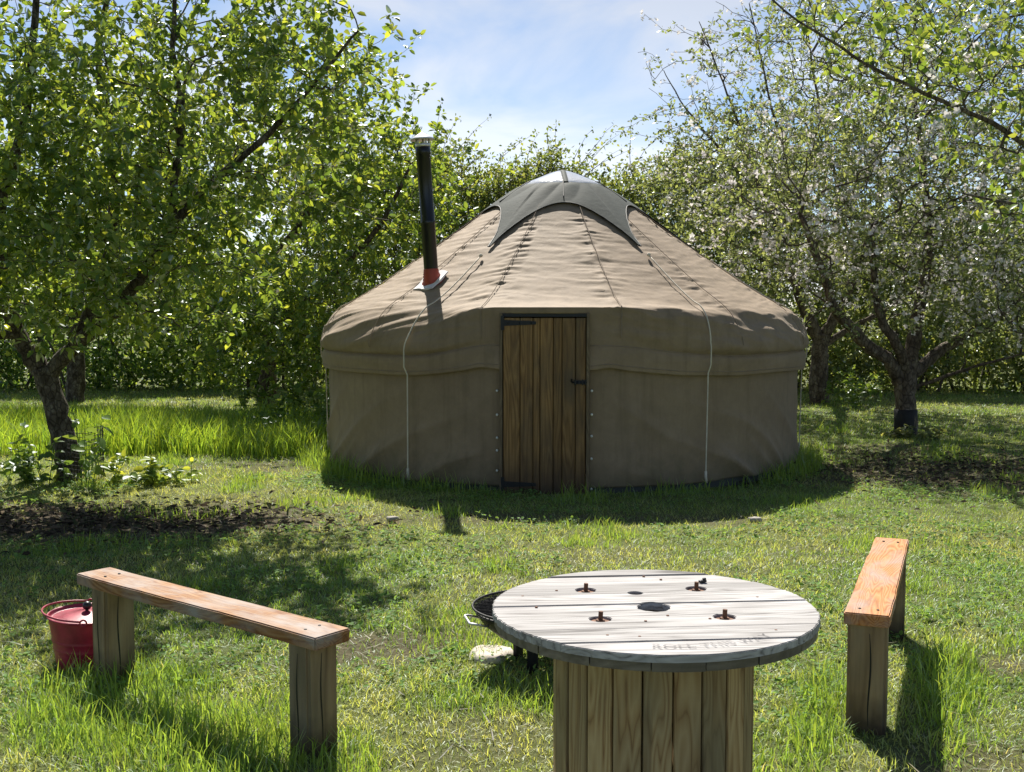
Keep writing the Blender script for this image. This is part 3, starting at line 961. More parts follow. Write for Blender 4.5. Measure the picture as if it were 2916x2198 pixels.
m_.tube([(DW / 2 - 0.12, -0.032, 1.015), (DW / 2 + 0.01, -0.032, 1.015)], 0.007, 8)
for dx in (-0.095, -0.06, -0.03, 0.0):
    m_.box((DW / 2 + dx, -0.028, 1.015), (0.012, 0.024, 0.05 if dx != -0.06 else 0.03))
m_.tube([(DW / 2 - 0.12, -0.032, 1.015), (DW / 2 - 0.13, -0.05, 1.03), (DW / 2 - 0.125, -0.055, 1.045)], 0.008, 6)
m_.build('latch', M_black, door)
fr_ = empty('door_frame', yl(0, 2.60, 0.0), PHD); fr_.parent = yurt
m_ = MB(); m_.box((DW / 2 + 0.018, 0.0, 0.80), (0.026, 0.09, 1.66)); m_.build('jamb', M_jamb, fr_, bevel=0.003)
m_ = MB(); m_.box((-DW / 2 - 0.018, 0.0, 0.80), (0.026, 0.07, 1.66)); m_.build('jamb', M_jamb, fr_, bevel=0.003)
m_ = MB(); m_.box((0, 0.01, 1.615), (DW + 0.05, 0.06, 0.03)); m_.build('lintel', M_black, fr_)
m_ = MB(); m_.box((0, -0.01, -0.028), (DW + 0.06, 0.10, 0.03)); m_.build('threshold', M_jamb, fr_, bevel=0.003)
# back of the opening stays dark
# white toggles along both sides of the door
for (sd, zs) in ((-1, (0.93, 0.71, 0.50, 0.385, 0.20)), (1, (0.935, 0.72, 0.525, 0.32, 0.045))):
    for z in zs:
        a = sd * (HD + R(1.0 if sd > 0 else 1.2))
        p = yl(a, 2.600 + 0.006, z)
        m_ = MB()
        n_ = Vector((math.sin(PHD + a), -math.cos(PHD + a), 0))
        m_.tube([p - n_ * 0.022, p, p + n_ * 0.006, p + n_ * 0.012], [0.006, 0.006, 0.013, 0.010], 8)
        m_.build('toggle', M_stud, yurt, True)

# flue through the roof
PF = R(-42.4)
fb = surf(PF, 5.62, 0.0)
flue = empty('flue', fb); flue.parent = yurt
flue.rotation_euler = (R(0.5), R(-3.6), 0)
m_ = MB()
m_.lathe([(0.070, -0.30), (0.070, 0.56), (0.0735, 0.565), (0.0735, 0.60), (0.070, 0.605), (0.070, 1.235), (0.0745, 1.24), (0.0745, 1.315), (0.066, 1.317), (0.066, 1.25)], 32)
m_.build('flue_pipe', M_flue, flue, True)
m_ = MB(); m_.lathe([(0.071, 1.318), (0.076, 1.322), (0.076, 1.345), (0.071, 1.349), (0.060, 1.349)], 28)
for j in range(5):
    a = j * 2 * PI / 5 + 0.3
    m_.box((0.066 * math.cos(a), 0.066 * math.sin(a), 1.37), (0.016, 0.016, 0.06))
m_.lathe([(0.118, 1.385), (0.122, 1.39), (0.118, 1.398), (0.07, 1.425), (0.03, 1.447), (0.004, 1.462)], 28)
m_.lathe([(0.004, 1.40), (0.06, 1.395), (0.118, 1.385)], 28)
m_.build('rain_cowl', M_steel, flue, True)
# red ribbed collar that skirts out onto the slope
m_ = MB()
pf_ = [(0.071, 0.125)]
for j in range(5):
    z = 0.117 - j * 0.018
    pf_ += [(0.077 + j * 0.003, z), (0.072 + j * 0.003, z - 0.009)]
pf_ += [(0.100, 0.022), (0.118, 0.004), (0.13, -0.02)]
m_.lathe(pf_, 32)
co = m_.build('flue_collar', M_red, flue, True)
for v in co.data.vertices:                             # shear its foot to lie on the roof slope
    w_ = float(1 - sstep(0.0, 0.10, v.co.z))
    dirr = Vector((math.sin(PF), -math.cos(PF), 0))
    v.co.z -= w_ * 0.66 * v.co.dot(dirr)
m_ = MB()
tn = (surf(PF, 5.9) - surf(PF, 5.3)).normalized(); tb = Vector((math.cos(PF), math.sin(PF), 0)); tnn = tb.cross(tn).normalized()
if tnn.z < 0: tnn = -tnn
ring = []
for j in range(40):
    a = 2 * PI * j / 40
    rr_ = 0.165 / max(abs(math.cos(a)), abs(math.sin(a))) ** 0.75 + 0.008 * math.sin(5 * a)
    ring.append(tn * rr_ * math.cos(a) * 0.95 + tb * rr_ * math.sin(a) * 0.86)
vs = [tnn * 0.020] + [p + tnn * (0.022 + 0.004 * math.sin(7 * i)) for i, p in enumerate(ring)] + [p + tnn * 0.006 for p in ring]
fs = [(0, 1 + i, 1 + (i + 1) % 40) for i in range(40)] + [(1 + i, 41 + i, 41 + (i + 1) % 40, 1 + (i + 1) % 40) for i in range(40)]
m_.add(vs, fs); m_.build('flashing', M_white, flue)

# ------------------------------------------------------------------ benches
M_seat_a = wood('bench_seat_weathered', [(0.2, (0.17, 0.065, 0.022)), (0.5, (0.29, 0.14, 0.055)), (0.8, (0.37, 0.21, 0.10))], grain=20, stretch=0.05, rings=0.55,
                stain=(0.33, 0.29, 0.265), stain_amt=1.0, ring_scale=11, stain_scale=8, rough=0.65, gloss=0.2)
M_seat_b = wood('bench_seat_orange', [(0.15, (0.24, 0.090, 0.028)), (0.45, (0.40, 0.175, 0.062)), (0.8, (0.48, 0.25, 0.11))], grain=22, stretch=0.06, rings=0.5,
                stain=(0.36, 0.28, 0.24), stain_amt=0.9, ring_scale=9, stain_scale=7, rough=0.65, gloss=0.2)
M_leg = wood('sleeper_leg', [(0.2, (0.17, 0.11, 0.055)), (0.5, (0.29, 0.20, 0.11)), (0.8, (0.37, 0.275, 0.16))], grain=9, stretch=0.05, rings=0.4, axis=2,
             stain=(0.12, 0.12, 0.09), stain_amt=0.6, ring_scale=5, cracks=0.25, zdark=(0.02, 0.17, 0.8, (0.028, 0.022, 0.016)))

def bench(p0, p1, width, top, seat_mat, insets, label, thick=0.05, leg=(0.12, 0.15), legtilt=(0, 0)):
    p0 = Vector(p0); p1 = Vector(p1)
    d = p1 - p0; L_ = d.length; ang = math.atan2(d.y, d.x)
    b = empty('bench', ((p0.x + p1.x) / 2, (p0.y + p1.y) / 2, 0), ang)
    tag(b, label, 'bench', 'plank benches around the cable drum table')
    # slightly waney seat board
    nx_ = 26; vs = []; fs = []
    sgn = random.randint(0, 99)
    for i in range(nx_ + 1):
        x_ = -L_ / 2 + L_ * i / nx_
        wv = 0.006 * float(fbm(np.array([i * 0.35 + sgn]), np.array([0.0]), 81, 3)[0]); wv2 = 0.006 * float(fbm(np.array([i * 0.35 + sgn]), np.array([5.0]), 82, 3)[0])
        zz = 0.0015 * math.sin(i * 0.22 + sgn)
        for (y_, z_) in ((-width / 2 + wv, top - thick), (width / 2 + wv2, top - thick), (width / 2 + wv2, top), (-width / 2 + wv, top)):
            vs.append((x_, y_, z_ + zz))
    for i in range(nx_):
        for j in range(4):
            fs.append((i * 4 + j, i * 4 + (j + 1) % 4, (i + 1) * 4 + (j + 1) % 4, (i + 1) * 4 + j))
    fs += [(3, 2, 1, 0), tuple(nx_ * 4 + j for j in range(4))]
    me = bpy.data.meshes.new('seat'); me.from_pydata(vs, [], fs); me.update()
    bm = bmesh.new(); bm.from_mesh(me); bmesh.ops.recalc_face_normals(bm, faces=bm.faces[:])
    ed = [e for e in bm.edges if len(e.link_faces) == 2 and e.calc_face_angle(0) > 0.8]
    bmesh.ops.bevel(bm, geom=ed, offset=0.005, segments=2, affect='EDGES'); bm.to_mesh(me); bm.free()
    seat = link('seat', me, seat_mat, b)
    for ex in (-1, 1):
        for sy in (-1, 1):
            m_ = MB(); m_.lathe([(0.0005, 0.0012), (0.006, 0.001), (0.0065, -0.004)], 10)
            sc_ = m_.build('screw_head', M_black, seat)
            sc_.location = (ex * (L_ / 2 - insets[0 if ex < 0 else 1] - leg[0] / 2), sy * 0.035, top + 0.0022)
    for k_, ex in enumerate((-1, 1)):
        m_ = MB()
        hgt = top - thick + 0.10
        m_.box((0, 0, hgt / 2 - 0.10), (leg[0], leg[1], hgt))
        me = m_.mesh('leg'); bm = bmesh.new(); bm.from_mesh(me)
        bmesh.ops.bevel(bm, geom=[e for e in bm.edges if abs((e.verts[0].co - e.verts[1].co).z) > 0.1], offset=0.012, segments=3, affect='EDGES')
        bm.to_mesh(me); bm.free()
        lo = link('leg', me, M_leg, b)
        lo.location = (ex * (L_ / 2 - insets[k_] - leg[0] / 2), 0, -0.002)
        # a long drying split in the post
        for (fy, wd, z0) in ((-0.012, 0.006, 0.03),):
            pts = [(fy + 0.004 * math.sin(z * 17), z) for z in np.linspace(hgt - 0.13, z0, 14)]
            for side, (nx0, ny0) in enumerate(((1, 0), (0, -1), (0, 1), (-1, 0))):
                m_ = MB(); vs = []; fs = []
                for i, (y_, z) in enumerate(pts):
                    w2 = wd * math.sin(PI * (i + 0.5) / len(pts)) / 2 + 0.0006
                    for s_ in (-1, 1):
                        if nx0: vs.append((nx0 * (leg[0] / 2 + 0.0012), y_ + s_ * w2, z))
                        else: vs.append((y_ + s_ * w2 + 0.01, ny0 * (leg[1] / 2 + 0.0012), z))
                for i in range(len(pts) - 1):
                    fs.append((2 * i, 2 * i + 1, 2 * i + 3, 2 * i + 2))
                m_.add(vs, fs)
                m_.build('drying_split', M_black, lo)
    return b

TB = 0.485
bench((-1.93, 5.265), (-0.665, 4.235), 0.172, TB, M_seat_a, (0.10, 0.055), 'weathered brown plank bench beside the red bucket')
bench((1.402, 4.50), (1.992, 6.005), 0.172, TB, M_seat_b, (0.015, 0.05), 'orange grained plank bench right of the cable drum table', leg=(0.12, 0.152))

# ------------------------------------------------------------------ cable drum table
M_top = wood('silvered_drum_board', [(0.30, (0.17, 0.16, 0.155)), (0.46, (0.36, 0.35, 0.34)), (0.7, (0.46, 0.45, 0.445))], grain=15, stretch=0.03, rings=0.28,
             stain=(0.28, 0.265, 0.255), stain_amt=0.55, stain_scale=9, ring_scale=11, rough=0.85, cracks=0.6, bump=0.5, gloss=0.2)
M_edge = wood('drum_underboard', [(0.2, (0.10, 0.085, 0.06)), (0.8, (0.22, 0.19, 0.145))], grain=10, stretch=0.06, rings=0.35, cracks=0.4)
M_stave = wood('drum_stave', [(0.12, (0.16, 0.07, 0.026)), (0.36, (0.36, 0.235, 0.105)), (0.80, (0.48, 0.35, 0.18))], grain=14, stretch=0.05, rings=0.5, axis=2,
               stain=(0.17, 0.155, 0.095), stain_amt=0.55, ring_scale=12.0, stain_scale=4, cracks=0.35, rough=0.65)
M_rust = plain('rusty_steel', (0.14, 0.065, 0.035), 0.75, metal=0.3, var=0.45, scale=40, bump=0.3)

TC = Vector((0.447, 3.605, 0.0)); TH = 0.752; TR = 0.508
table = empty('cable_drum_table', TC, R(5.0))
tag(table, 'wooden cable drum table with silvered round top and stave body', 'table')
bolts_l = []
ca, sa = math.cos(R(-5)), math.sin(R(-5))
for (bx_, by_) in ((0.246, 3.814), (0.618, 3.833), (0.268, 3.458), (0.649, 3.481)):
    dx, dy = bx_ - TC.x, by_ - TC.y
    bolts_l.append((ca * dx - sa * dy, sa * dx + ca * dy))
def cyl(r, z0, z1, c, n=36, wob=0.0):
    bm = bmesh.new()
    lo = []; hi = []
    for j in range(n):
        a = 2 * PI * j / n; q = r * (1 + wob * math.sin(7 * a) * math.sin(3 * a + 1))
        lo.append(bm.verts.new((c[0] + q * math.cos(a), c[1] + q * math.sin(a), z0))); hi.append(bm.verts.new((c[0] + q * math.cos(a), c[1] + q * math.sin(a), z1)))
    bm.faces.new(lo[::-1]); bm.faces.new(hi)
    for j in range(n):
        bm.faces.new((lo[j], lo[(j + 1) % n], hi[(j + 1) % n], hi[j]))
    me = bpy.data.meshes.new('cutter'); bm.to_mesh(me); bm.free()
    return me
def strip_disc(a0, a1, rad, z0, z1, along=0, jit=0.0):
    """board = strip of a disc, running along local x (along=0) or y"""
    n = 22; pts = []
    h0 = math.sqrt(max(rad * rad - a0 * a0, 0)) if abs(a0) < rad else 0
    h1 = math.sqrt(max(rad * rad - a1 * a1, 0)) if abs(a1) < rad else 0
    vv = np.linspace(a0, a1, n)
    left = [(-math.sqrt(max(rad * rad - v * v, 1e-6)) + jit * random.uniform(-1, 1), v) for v in vv]
    right = [(math.sqrt(max(rad * rad - v * v, 1e-6)) + jit * random.uniform(-1, 1), v) for v in vv[::-1]]
    pts = left + right
    if along: pts = [(-v, u) for (u, v) in pts]
    bm = bmesh.new()
    lo = [bm.verts.new((p[0], p[1], z0)) for p in pts]; hi = [bm.verts.new((p[0], p[1], z1)) for p in pts]
    k = len(pts)
    bm.faces.new(lo[::-1]); bm.faces.new(hi)
    for j in range(k):
        bm.faces.new((lo[j], lo[(j + 1) % k], hi[(j + 1) % k], hi[j]))
    bmesh.ops.remove_doubles(bm, verts=bm.verts[:], dist=1e-5)
    bmesh.ops.recalc_face_normals(bm, faces=bm.faces[:])
    me = bpy.data.meshes.new('board'); bm.to_mesh(me); bm.free()
    return me
HOLES = [((0.0, -0.005), 0.052, 'thru'), ((-0.025, 0.17), 0.025, 'thru')] + [(b_, 0.034, 'recess') for b_ in bolts_l]
cutters = []
for (c, r, kind) in HOLES:
    z0 = TH - 0.10 if kind == 'thru' else TH - 0.013
    cm = bpy.data.objects.new('cutter', cyl(r, z0, TH + 0.05, c, wob=0.06 if r > 0.05 else 0.01)); COL.objects.link(cm); cutters.append((cm, c, r))
bounds = [-0.515, -0.375, -0.240, -0.105, 0.035, 0.168, 0.296, 0.416, 0.515]
gaps = [0, 0.002, 0.005, 0.002, 0.002, 0.004, 0.0015, 0.009, 0]
boards = []
for i in range(len(bounds) - 1):
    a0 = max(bounds[i] + gaps[i] / 2, -TR + 0.002); a1 = min(bounds[i + 1] - gaps[i + 1] / 2, TR - 0.002)
    dz = 0.0015 * ((i * 5) % 3 - 1)
    me = strip_disc(a0, a1, TR, TH - 0.024, TH + dz, 0, 0.0030)
    o = link('board', me, M_top, table); boards.append((o, a0, a1, 0))
lb = [-0.515, -0.36, -0.20, -0.04, 0.11, 0.27, 0.40, 0.515]
for i in range(len(lb) - 1):
    a0 = max(lb[i] + 0.0015, -TR + 0.004); a1 = min(lb[i + 1] - 0.0015, TR - 0.004)
    me = strip_disc(a0, a1, TR - 0.004 + 0.002 * (i % 2), TH - 0.050, TH - 0.0245, 1, 0.0008)
    o = link('under_board', me, M_edge, table); boards.append((o, a0, a1, 1))
bpy.context.view_layer.update()
for (o, a0, a1, al) in boards:
    mods = 0
    for (cm, c, r) in cutters:
        cc = c[1] if al == 0 else -c[0]
        if cc + r > a0 and cc - r < a1 and (al == 0 or r > 0.04 or c == HOLES[1][0]):
            cm.parent = None
            md = o.modifiers.new('hole', 'BOOLEAN'); md.object = cm; md.operation = 'DIFFERENCE'; md.solver = 'EXACT'; mods += 1
            # cutter is in table space
            cm.matrix_world = table.matrix_world
    if mods:
        bpy.context.view_layer.update()
        dg = bpy.context.evaluated_depsgraph_get()
        nm = bpy.data.meshes.new_from_object(o.evaluated_get(dg))
        o.modifiers.clear(); o.data = nm
for (cm, c, r) in cutters:
    bpy.data.objects.remove(cm)
# chip the upper rim softly
for (o, a0, a1, al) in boards:
    if al == 0:
        bm = bmesh.new(); bm.from_mesh(o.data)
        ed = [e for e in bm.edges if len(e.link_faces) == 2 and e.calc_face_angle(0) > 1.0 and min(v.co.z for v in e.verts) > TH - 0.004]
        bmesh.ops.bevel(bm, geom=ed, offset=0.0022, segments=2, affect='EDGES')
        bm.to_mesh(o.data); bm.free()
for (bx_, by_) in bolts_l:
    bt = empty('bolt', (bx_, by_, TH - 0.013)); bt.parent = table
    m_ = MB(); m_.lathe([(0.008, 0.0), (0.030, 0.0), (0.031, 0.004), (0.008, 0.004)], 28); m_.build('washer', M_rust, bt)
    m_ = MB(); m_.tube([(0, 0, 0.004), (0, 0, 0.011)], 0.015, 6); m_.build('nut', M_rust, bt)
    m_ = MB(); m_.tube([(0, 0, 0.004), (0.0015, 0, 0.036)], 0.0072, 10); m_.build('shaft', M_rust, bt)
# nail heads and a wood chip
for (x_, y_) in ((-0.28, 0.225), (0.14, -0.16), (-0.06, -0.17), (0.10, 0.35), (-0.37, 0.02), (-0.11, -0.33), (0.30, -0.30), (0.05, 0.40), (-0.2, -0.31), (0.36, 0.08), (-0.4, 0.16), (0.02, -0.115)):
    m_ = MB(); m_.lathe([(0.0004, 0.0028), (0.0045, 0.0025), (0.005, -0.004)], 8); nl = m_.build('nail_head', M_rust, table); nl.location = (x_, y_, TH)
m_ = MB(); m_.box((0, 0, 0.006), (0.026, 0.014, 0.009), Matrix.Rotation(0.4, 3, 'Z')); m_.box((0.006, 0.001, 0.013), (0.012, 0.010, 0.009))
ch = m_.build('charred_knot', M_black, table, bevel=0.002); ch.location = (0.232, 0.29, TH)

# faded stencil
def stencil_mat():
    m, nt, out = newmat('faded_stencil_ink')
    L = nt.links.new
    d = N(nt, 'ShaderNodeBsdfDiffuse'); d.inputs['Color'].default_value = (0.13, 0.125, 0.13, 1)
    t = N(nt, 'ShaderNodeBsdfTransparent')
    tc = N(nt, 'ShaderNodeTexCoord')
    mp = N(nt, 'ShaderNodeMapping'); mp.inputs['Scale'].default_value = (0.25, 1.6, 1); L(tc.outputs['Object'], mp.inputs['Vector'])
    n = N(nt, 'ShaderNodeTexNoise', Scale=60, Detail=5, Roughness=0.7); L(mp.outputs[0], n.inputs['Vector'])
    r = ramp(nt, [(0.36, (0.05,) * 3), (0.60, (0.62,) * 3)]); L(n.outputs['Fac'], r.inputs['Fac'])
    mx = N(nt, 'ShaderNodeMixShader'); L(r.outputs[0], mx.inputs[0]); L(t.outputs[0], mx.inputs[1]); L(d.outputs[0], mx.inputs[2])
    L(mx.outputs[0], out.inputs['Surface'])
    return m
fc = bpy.data.curves.new('stencil', 'FONT'); fc.body = 'ROLL THIS WAY'; fc.size = 0.047; fc.align_x = 'CENTER'; fc.extrude = 0.0; fc.offset = 0.0012; fc.space_character = 1.12
fo = bpy.data.objects.new('stencil_tmp', fc); COL.objects.link(fo)
bpy.context.view_layer.update()
tm = bpy.data.meshes.new_from_object(fo.evaluated_get(bpy.context.evaluated_depsgraph_get()))
bpy.data.objects.remove(fo)
# bend the line along the rim
for v in tm.vertices:
    a = v.co.x / 0.44
    rr_ = 0.452 - v.co.y
    v.co.x, v.co.y, v.co.z = rr_ * math.sin(a), -rr_ * math.cos(a), 0
st_ = link('stencil_lettering', tm, stencil_mat(), table); st_.location = (0, 0, TH + 0.0032); st_.rotation_euler = (0, 0, R(12))

# staves, lower flange
NS = 22; RB = 0.302
hw_ = RB * math.tan(PI / NS) - 0.0012
m_ = MB()
vs = []
for z in (0.05, TH - 0.0505):
    vs += [(-hw_, -0.011, z), (hw_, -0.011, z), (hw_ * 0.93, 0.011, z), (-hw_ * 0.93, 0.011, z)]
m_.add(vs, [(0, 1, 5, 4), (1, 2, 6, 5), (2, 3, 7, 6), (3, 0, 4, 7), (3, 2, 1, 0), (4, 5, 6, 7)])
sme = m_.mesh('stave')
bm = bmesh.new(); bm.from_mesh(sme); bmesh.ops.bevel(bm, geom=[e for e in bm.edges if abs(e.verts[0].co.z - e.verts[1].co.z) > 0.1], offset=0.0025, segments=2, affect='EDGES'); bm.to_mesh(sme); bm.free()
sme.materials.append(M_stave)
for j in range(NS):
    a = 2 * PI * (j + 0.43) / NS
    s_ = bpy.data.objects.new('stave', sme); COL.objects.link(s_); s_.parent = table
    rj = RB + 0.0018 * ((j * 7) % 3 - 1)
    s_.location = (rj * math.sin(a), -rj * math.cos(a), 0); s_.rotation_euler = (0, 0, a)
m_ = MB(); m_.lathe([(0.01, 0.05), (TR, 0.05), (TR, -0.01), (0.01, -0.01)], 48); m_.build('lower_flange', M_edge, table)

# ------------------------------------------------------------------ fire bowl, flat stone, bucket
M_iron = plain('sooty_iron', (0.018, 0.018, 0.019), 0.55, metal=0.6, var=0.4, bump=0.3)
fbw = empty('fire_bowl', (0.125, 5.40, 0.0), R(12))
tag(fbw, 'black iron fire bowl with round grill behind the drum table', 'fire bowl')
RBW = 0.300
m_ = MB()
pf_ = [(0.02, 0.105), (0.10, 0.115), (0.19, 0.15), (0.26, 0.205), (0.292, 0.25), (0.305, 0.268), (0.298, 0.272), (0.285, 0.25), (0.25, 0.205), (0.18, 0.158), (0.02, 0.115)]
m_.lathe(pf_, 40); m_.build('bowl', M_iron, fbw, True)
gr = empty('grill', (0, 0, 0.285)); gr.parent = fbw
m_ = MB(); m_.tube([(0.312 * math.cos(a), 0.312 * math.sin(a), 0) for a in np.linspace(0, 2 * PI, 41)[:-1]], 0.006, 6, closed=True); m_.build('grill_rim', M_iron, gr, True)
for k_ in range(23):
    y_ = -0.286 + 0.026 * k_
    x_ = math.sqrt(0.31 ** 2 - y_ ** 2)
    m_ = MB(); m_.tube([(-x_, y_, 0.0), (x_, y_, 0.0)], 0.0032, 5); m_.build('grill_bar', M_iron, gr, True)
for x_ in (-0.12, 0.12):
    y_ = math.sqrt(0.31 ** 2 - x_ ** 2); m_ = MB(); m_.tube([(x_, -y_, -0.006), (x_, y_, -0.006)], 0.004, 5); m_.build('grill_bar', M_iron, gr, True)
for s_ in (-1, 1):
    m_ = MB()
    m_.tube([(s_ * 0.26, -0.10, 0.225), (s_ * 0.33, -0.10, 0.24), (s_ * 0.345, -0.09, 0.24), (s_ * 0.345, 0.05, 0.24), (s_ * 0.33, 0.06, 0.24), (s_ * 0.27, 0.06, 0.225)], 0.006, 6)
    m_.build('handle', M_steel, fbw, True)
for j in range(3):
    a = R(-115) + j * 2 * PI / 3
    m_ = MB(); m_.box((0.13 * math.cos(a), 0.13 * math.sin(a), 0.055), (0.05, 0.02, 0.16), Matrix.Rotation(a + PI / 2, 3, 'Z')); m_.build('leg', M_iron, fbw)

def rock(name, c, s, seed, mat, label, group=None, cuts=3, flat=0.5):
    bm = bmesh.new(); bmesh.ops.create_icosphere(bm, subdivisions=cuts, radius=1.0)
    rs = np.random.default_rng(seed)
    ph_ = rs.uniform(0, 6, 6)
    for v in bm.verts:
        p = v.co.copy()
        q = 1 + 0.16 * math.sin(3 * p.x + ph_[0]) * math.cos(2.5 * p.y + ph_[1]) + 0.08 * math.sin(6 * p.y + ph_[2]) + 0.06 * math.sin(8 * p.x + 5 * p.z + ph_[3])
        v.co = Vector((p.x * s[0] * q, p.y * s[1] * q, max(-0.6, min(flat, p.z * q)) * s[2]))
    me = bpy.data.meshes.new(name); bm.to_mesh(me); bm.free()
    o = link(name, me, mat, None, True)
    o.location = c; o.rotation_euler = (0, 0, ph_[4])
    tag(o, label, 'stone', group)
    return o
M_stone = plain('pale_stone', (0.50, 0.45, 0.39), 0.9, var=0.35, scale=14, bump=0.6, bscale=30)
rock('flat_stone', (-0.10, 5.50, 0.005), (0.12, 0.11, 0.062), 8, M_stone, 'pale flat stone on the grass beside the fire bowl', flat=0.55)
M_coal = plain('charcoal', (0.012, 0.012, 0.012), 0.9, bump=0.5)
for k_, (x_, y_) in enumerate(((-0.12, 5.52), (-0.05, 5.50), (-0.16, 5.60))):
    pass

M_bucket = plain('red_enamel', (0.31, 0.022, 0.052), 0.40, var=0.28, scale=14, bump=0.12, bscale=18)
M_knob = plain('black_knob', (0.012, 0.013, 0.016), 0.35)
bk = empty('bucket', (-2.035, 5.43, -0.01), R(0)); bk.rotation_euler = (R(1.5), R(2.5), R(15))
tag(bk, 'red enamelled metal bucket with lid and black knob', 'bucket')
BH = 0.242
m_ = MB()
pf_ = [(0.005, 0.0), (0.127, 0.0), (0.130, 0.005)]
for z in np.linspace(0.01, BH, 40):
    r = 0.130 + (0.172 - 0.130) * z / BH
    for zc in (0.095, 0.135):
        r += 0.0035 * math.exp(-((z - zc) / 0.005) ** 2)
    pf_.append((r, z))
pf_ += [(0.179, BH + 0.001), (0.181, BH + 0.006), (0.177, BH + 0.010), (0.171, BH + 0.006), (0.168, BH - 0.01)]
m_.lathe(pf_, 48); m_.build('bucket_body', M_bucket, bk, True)
m_ = MB(); m_.lathe([(0.168, BH + 0.002), (0.166, BH - 0.006), (0.150, BH - 0.004), (0.09, BH + 0.006), (0.03, BH + 0.017), (0.003, BH + 0.020)], 48)
lid = m_.build('lid', M_bucket, bk, True)
m_ = MB(); m_.sphere((0, 0, BH + 0.045), 0.021, 10); m_.lathe([(0.008, BH + 0.015), (0.008, BH + 0.03)], 10); m_.build('knob', M_knob, lid, True)
for s_ in (-1, 1):
    m_ = MB()
    m_.tube([(s_ * 0.012 * 0 + 0.0145 * math.cos(a), s_ * 0.182, BH + 0.012 + 0.0145 * math.sin(a)) for a in np.linspace(0, 2 * PI, 17)[:-1]], 0.0045, 6, closed=True)
    m_.build('ear', M_bucket, bk, True)
m_ = MB()
hp = []
for a in np.linspace(0, PI, 25):
    hp.append((-0.012 - 0.188 * math.sin(a), 0.182 * math.cos(a), BH + 0.018 + 0.014 * math.sin(a)))
m_.tube(hp, 0.005, 6); m_.build('handle', M_bucket, bk, True)

# a few stones in the lawn
M_stone2 = plain('grey_stone', (0.30, 0.28, 0.25), 0.9, var=0.35, scale=20, bump=0.5)
rock('lawn_stone', (-0.95, 9.1, 0.015), (0.05, 0.04, 0.03), 21, M_stone2, 'small pale stone at the left edge of the yurt shadow', 'loose stones')
rock('lawn_stone', (1.92, 9.05, 0.015), (0.055, 0.04, 0.035), 22, M_stone2, 'small stone at the sunlit edge of the yurt shadow, right of the door', 'loose stones')
rock('lawn_stone', (0.40, 4.95, 0.02), (0.05, 0.05, 0.04), 23, M_stone, 'small white stone in the grass left of the drum table', 'loose stones')

# ------------------------------------------------------------------ trees
def leaf_shape():
    # 6 verts, two quads, folded along the rib, unit length along +x, normal +z
    return np.array([(0, 0, 0), (0.30, 0.26, 0.07), (0.68, 0.25, 0.06), (1.0, 0, -0.10), (0.68, -0.25, 0.06), (0.30, -0.26, 0.07)], float)
LQ = np.array([[0, 3, 2, 1], [0, 5, 4, 3]])

def rot_frames(ax, nrm):
    ax = ax / (np.linalg.norm(ax, axis=1, keepdims=True) + 1e-9)
    nn = nrm - ax * np.sum(ax * nrm, 1, keepdims=True)
    nn = nn / (np.linalg.norm(nn, axis=1, keepdims=True) + 1e-9)
    yy = np.cross(nn, ax)
    return ax, yy, nn

def leaves_mesh(P, ax, nrm, L_, tint, width=1.0, simple=False):
    sh = leaf_shape()
    if simple:                                           # far, tiny leaves: one kite-shaped face
        sh = np.array([(0, 0, 0), (0.52, 0.30, 0.05), (1.0, 0, -0.08), (0.52, -0.30, 0.05)], float)
        a, b, c = rot_frames(ax, nrm)
        V = P[:, None, :] + L_[:, None, None] * (sh[None, :, 0:1] * a[:, None, :] + width * sh[None, :, 1:2] * b[:, None, :] + sh[None, :, 2:3] * c[:, None, :])
        F = np.arange(len(P))[:, None] * 4 + np.array([[0, 3, 2, 1]])
        return V.reshape(-1, 3), F, np.repeat(tint, 4, 0)
    a, b, c = rot_frames(ax, nrm)
    V = P[:, None, :] + L_[:, None, None] * (sh[None, :, 0:1] * a[:, None, :] + width * sh[None, :, 1:2] * b[:, None, :] + sh[None, :, 2:3] * c[:, None, :])
    n = len(P)
    F = (np.arange(n)[:, None, None] * 6 + LQ[None]).reshape(-1, 4)
    return V.reshape(-1, 3), F, np.repeat(tint, 6, 0)

def seg_tubes(A, B, ra, rb, n=4):
    """separate prisms for many thin segments"""
    d = B - A
    d = d / (np.linalg.norm(d, axis=1, keepdims=True) + 1e-9)
    ref = np.where(np.abs(d[:, 2:3]) < 0.9, np.array([[0, 0, 1.0]]), np.array([[1.0, 0, 0]]))
    u = np.cross(d, ref); u /= np.linalg.norm(u, axis=1, keepdims=True) + 1e-9
    w = np.cross(d, u)
    ang = 2 * PI * np.arange(n) / n
    ring = np.cos(ang)[None, :, None] * u[:, None] + np.sin(ang)[None, :, None] * w[:, None]
    V = np.concatenate([A[:, None] + ring * ra[:, None, None], B[:, None] + ring * rb[:, None, None]], 1)
    m = len(A); j = np.arange(n); j2 = (j + 1) % n
    f = np.stack([j, j2, j2 + n, j + n], -1)
    F = (np.arange(m)[:, None, None] * 2 * n + f[None]).reshape(-1, 4)
    return V.reshape(-1, 3), F

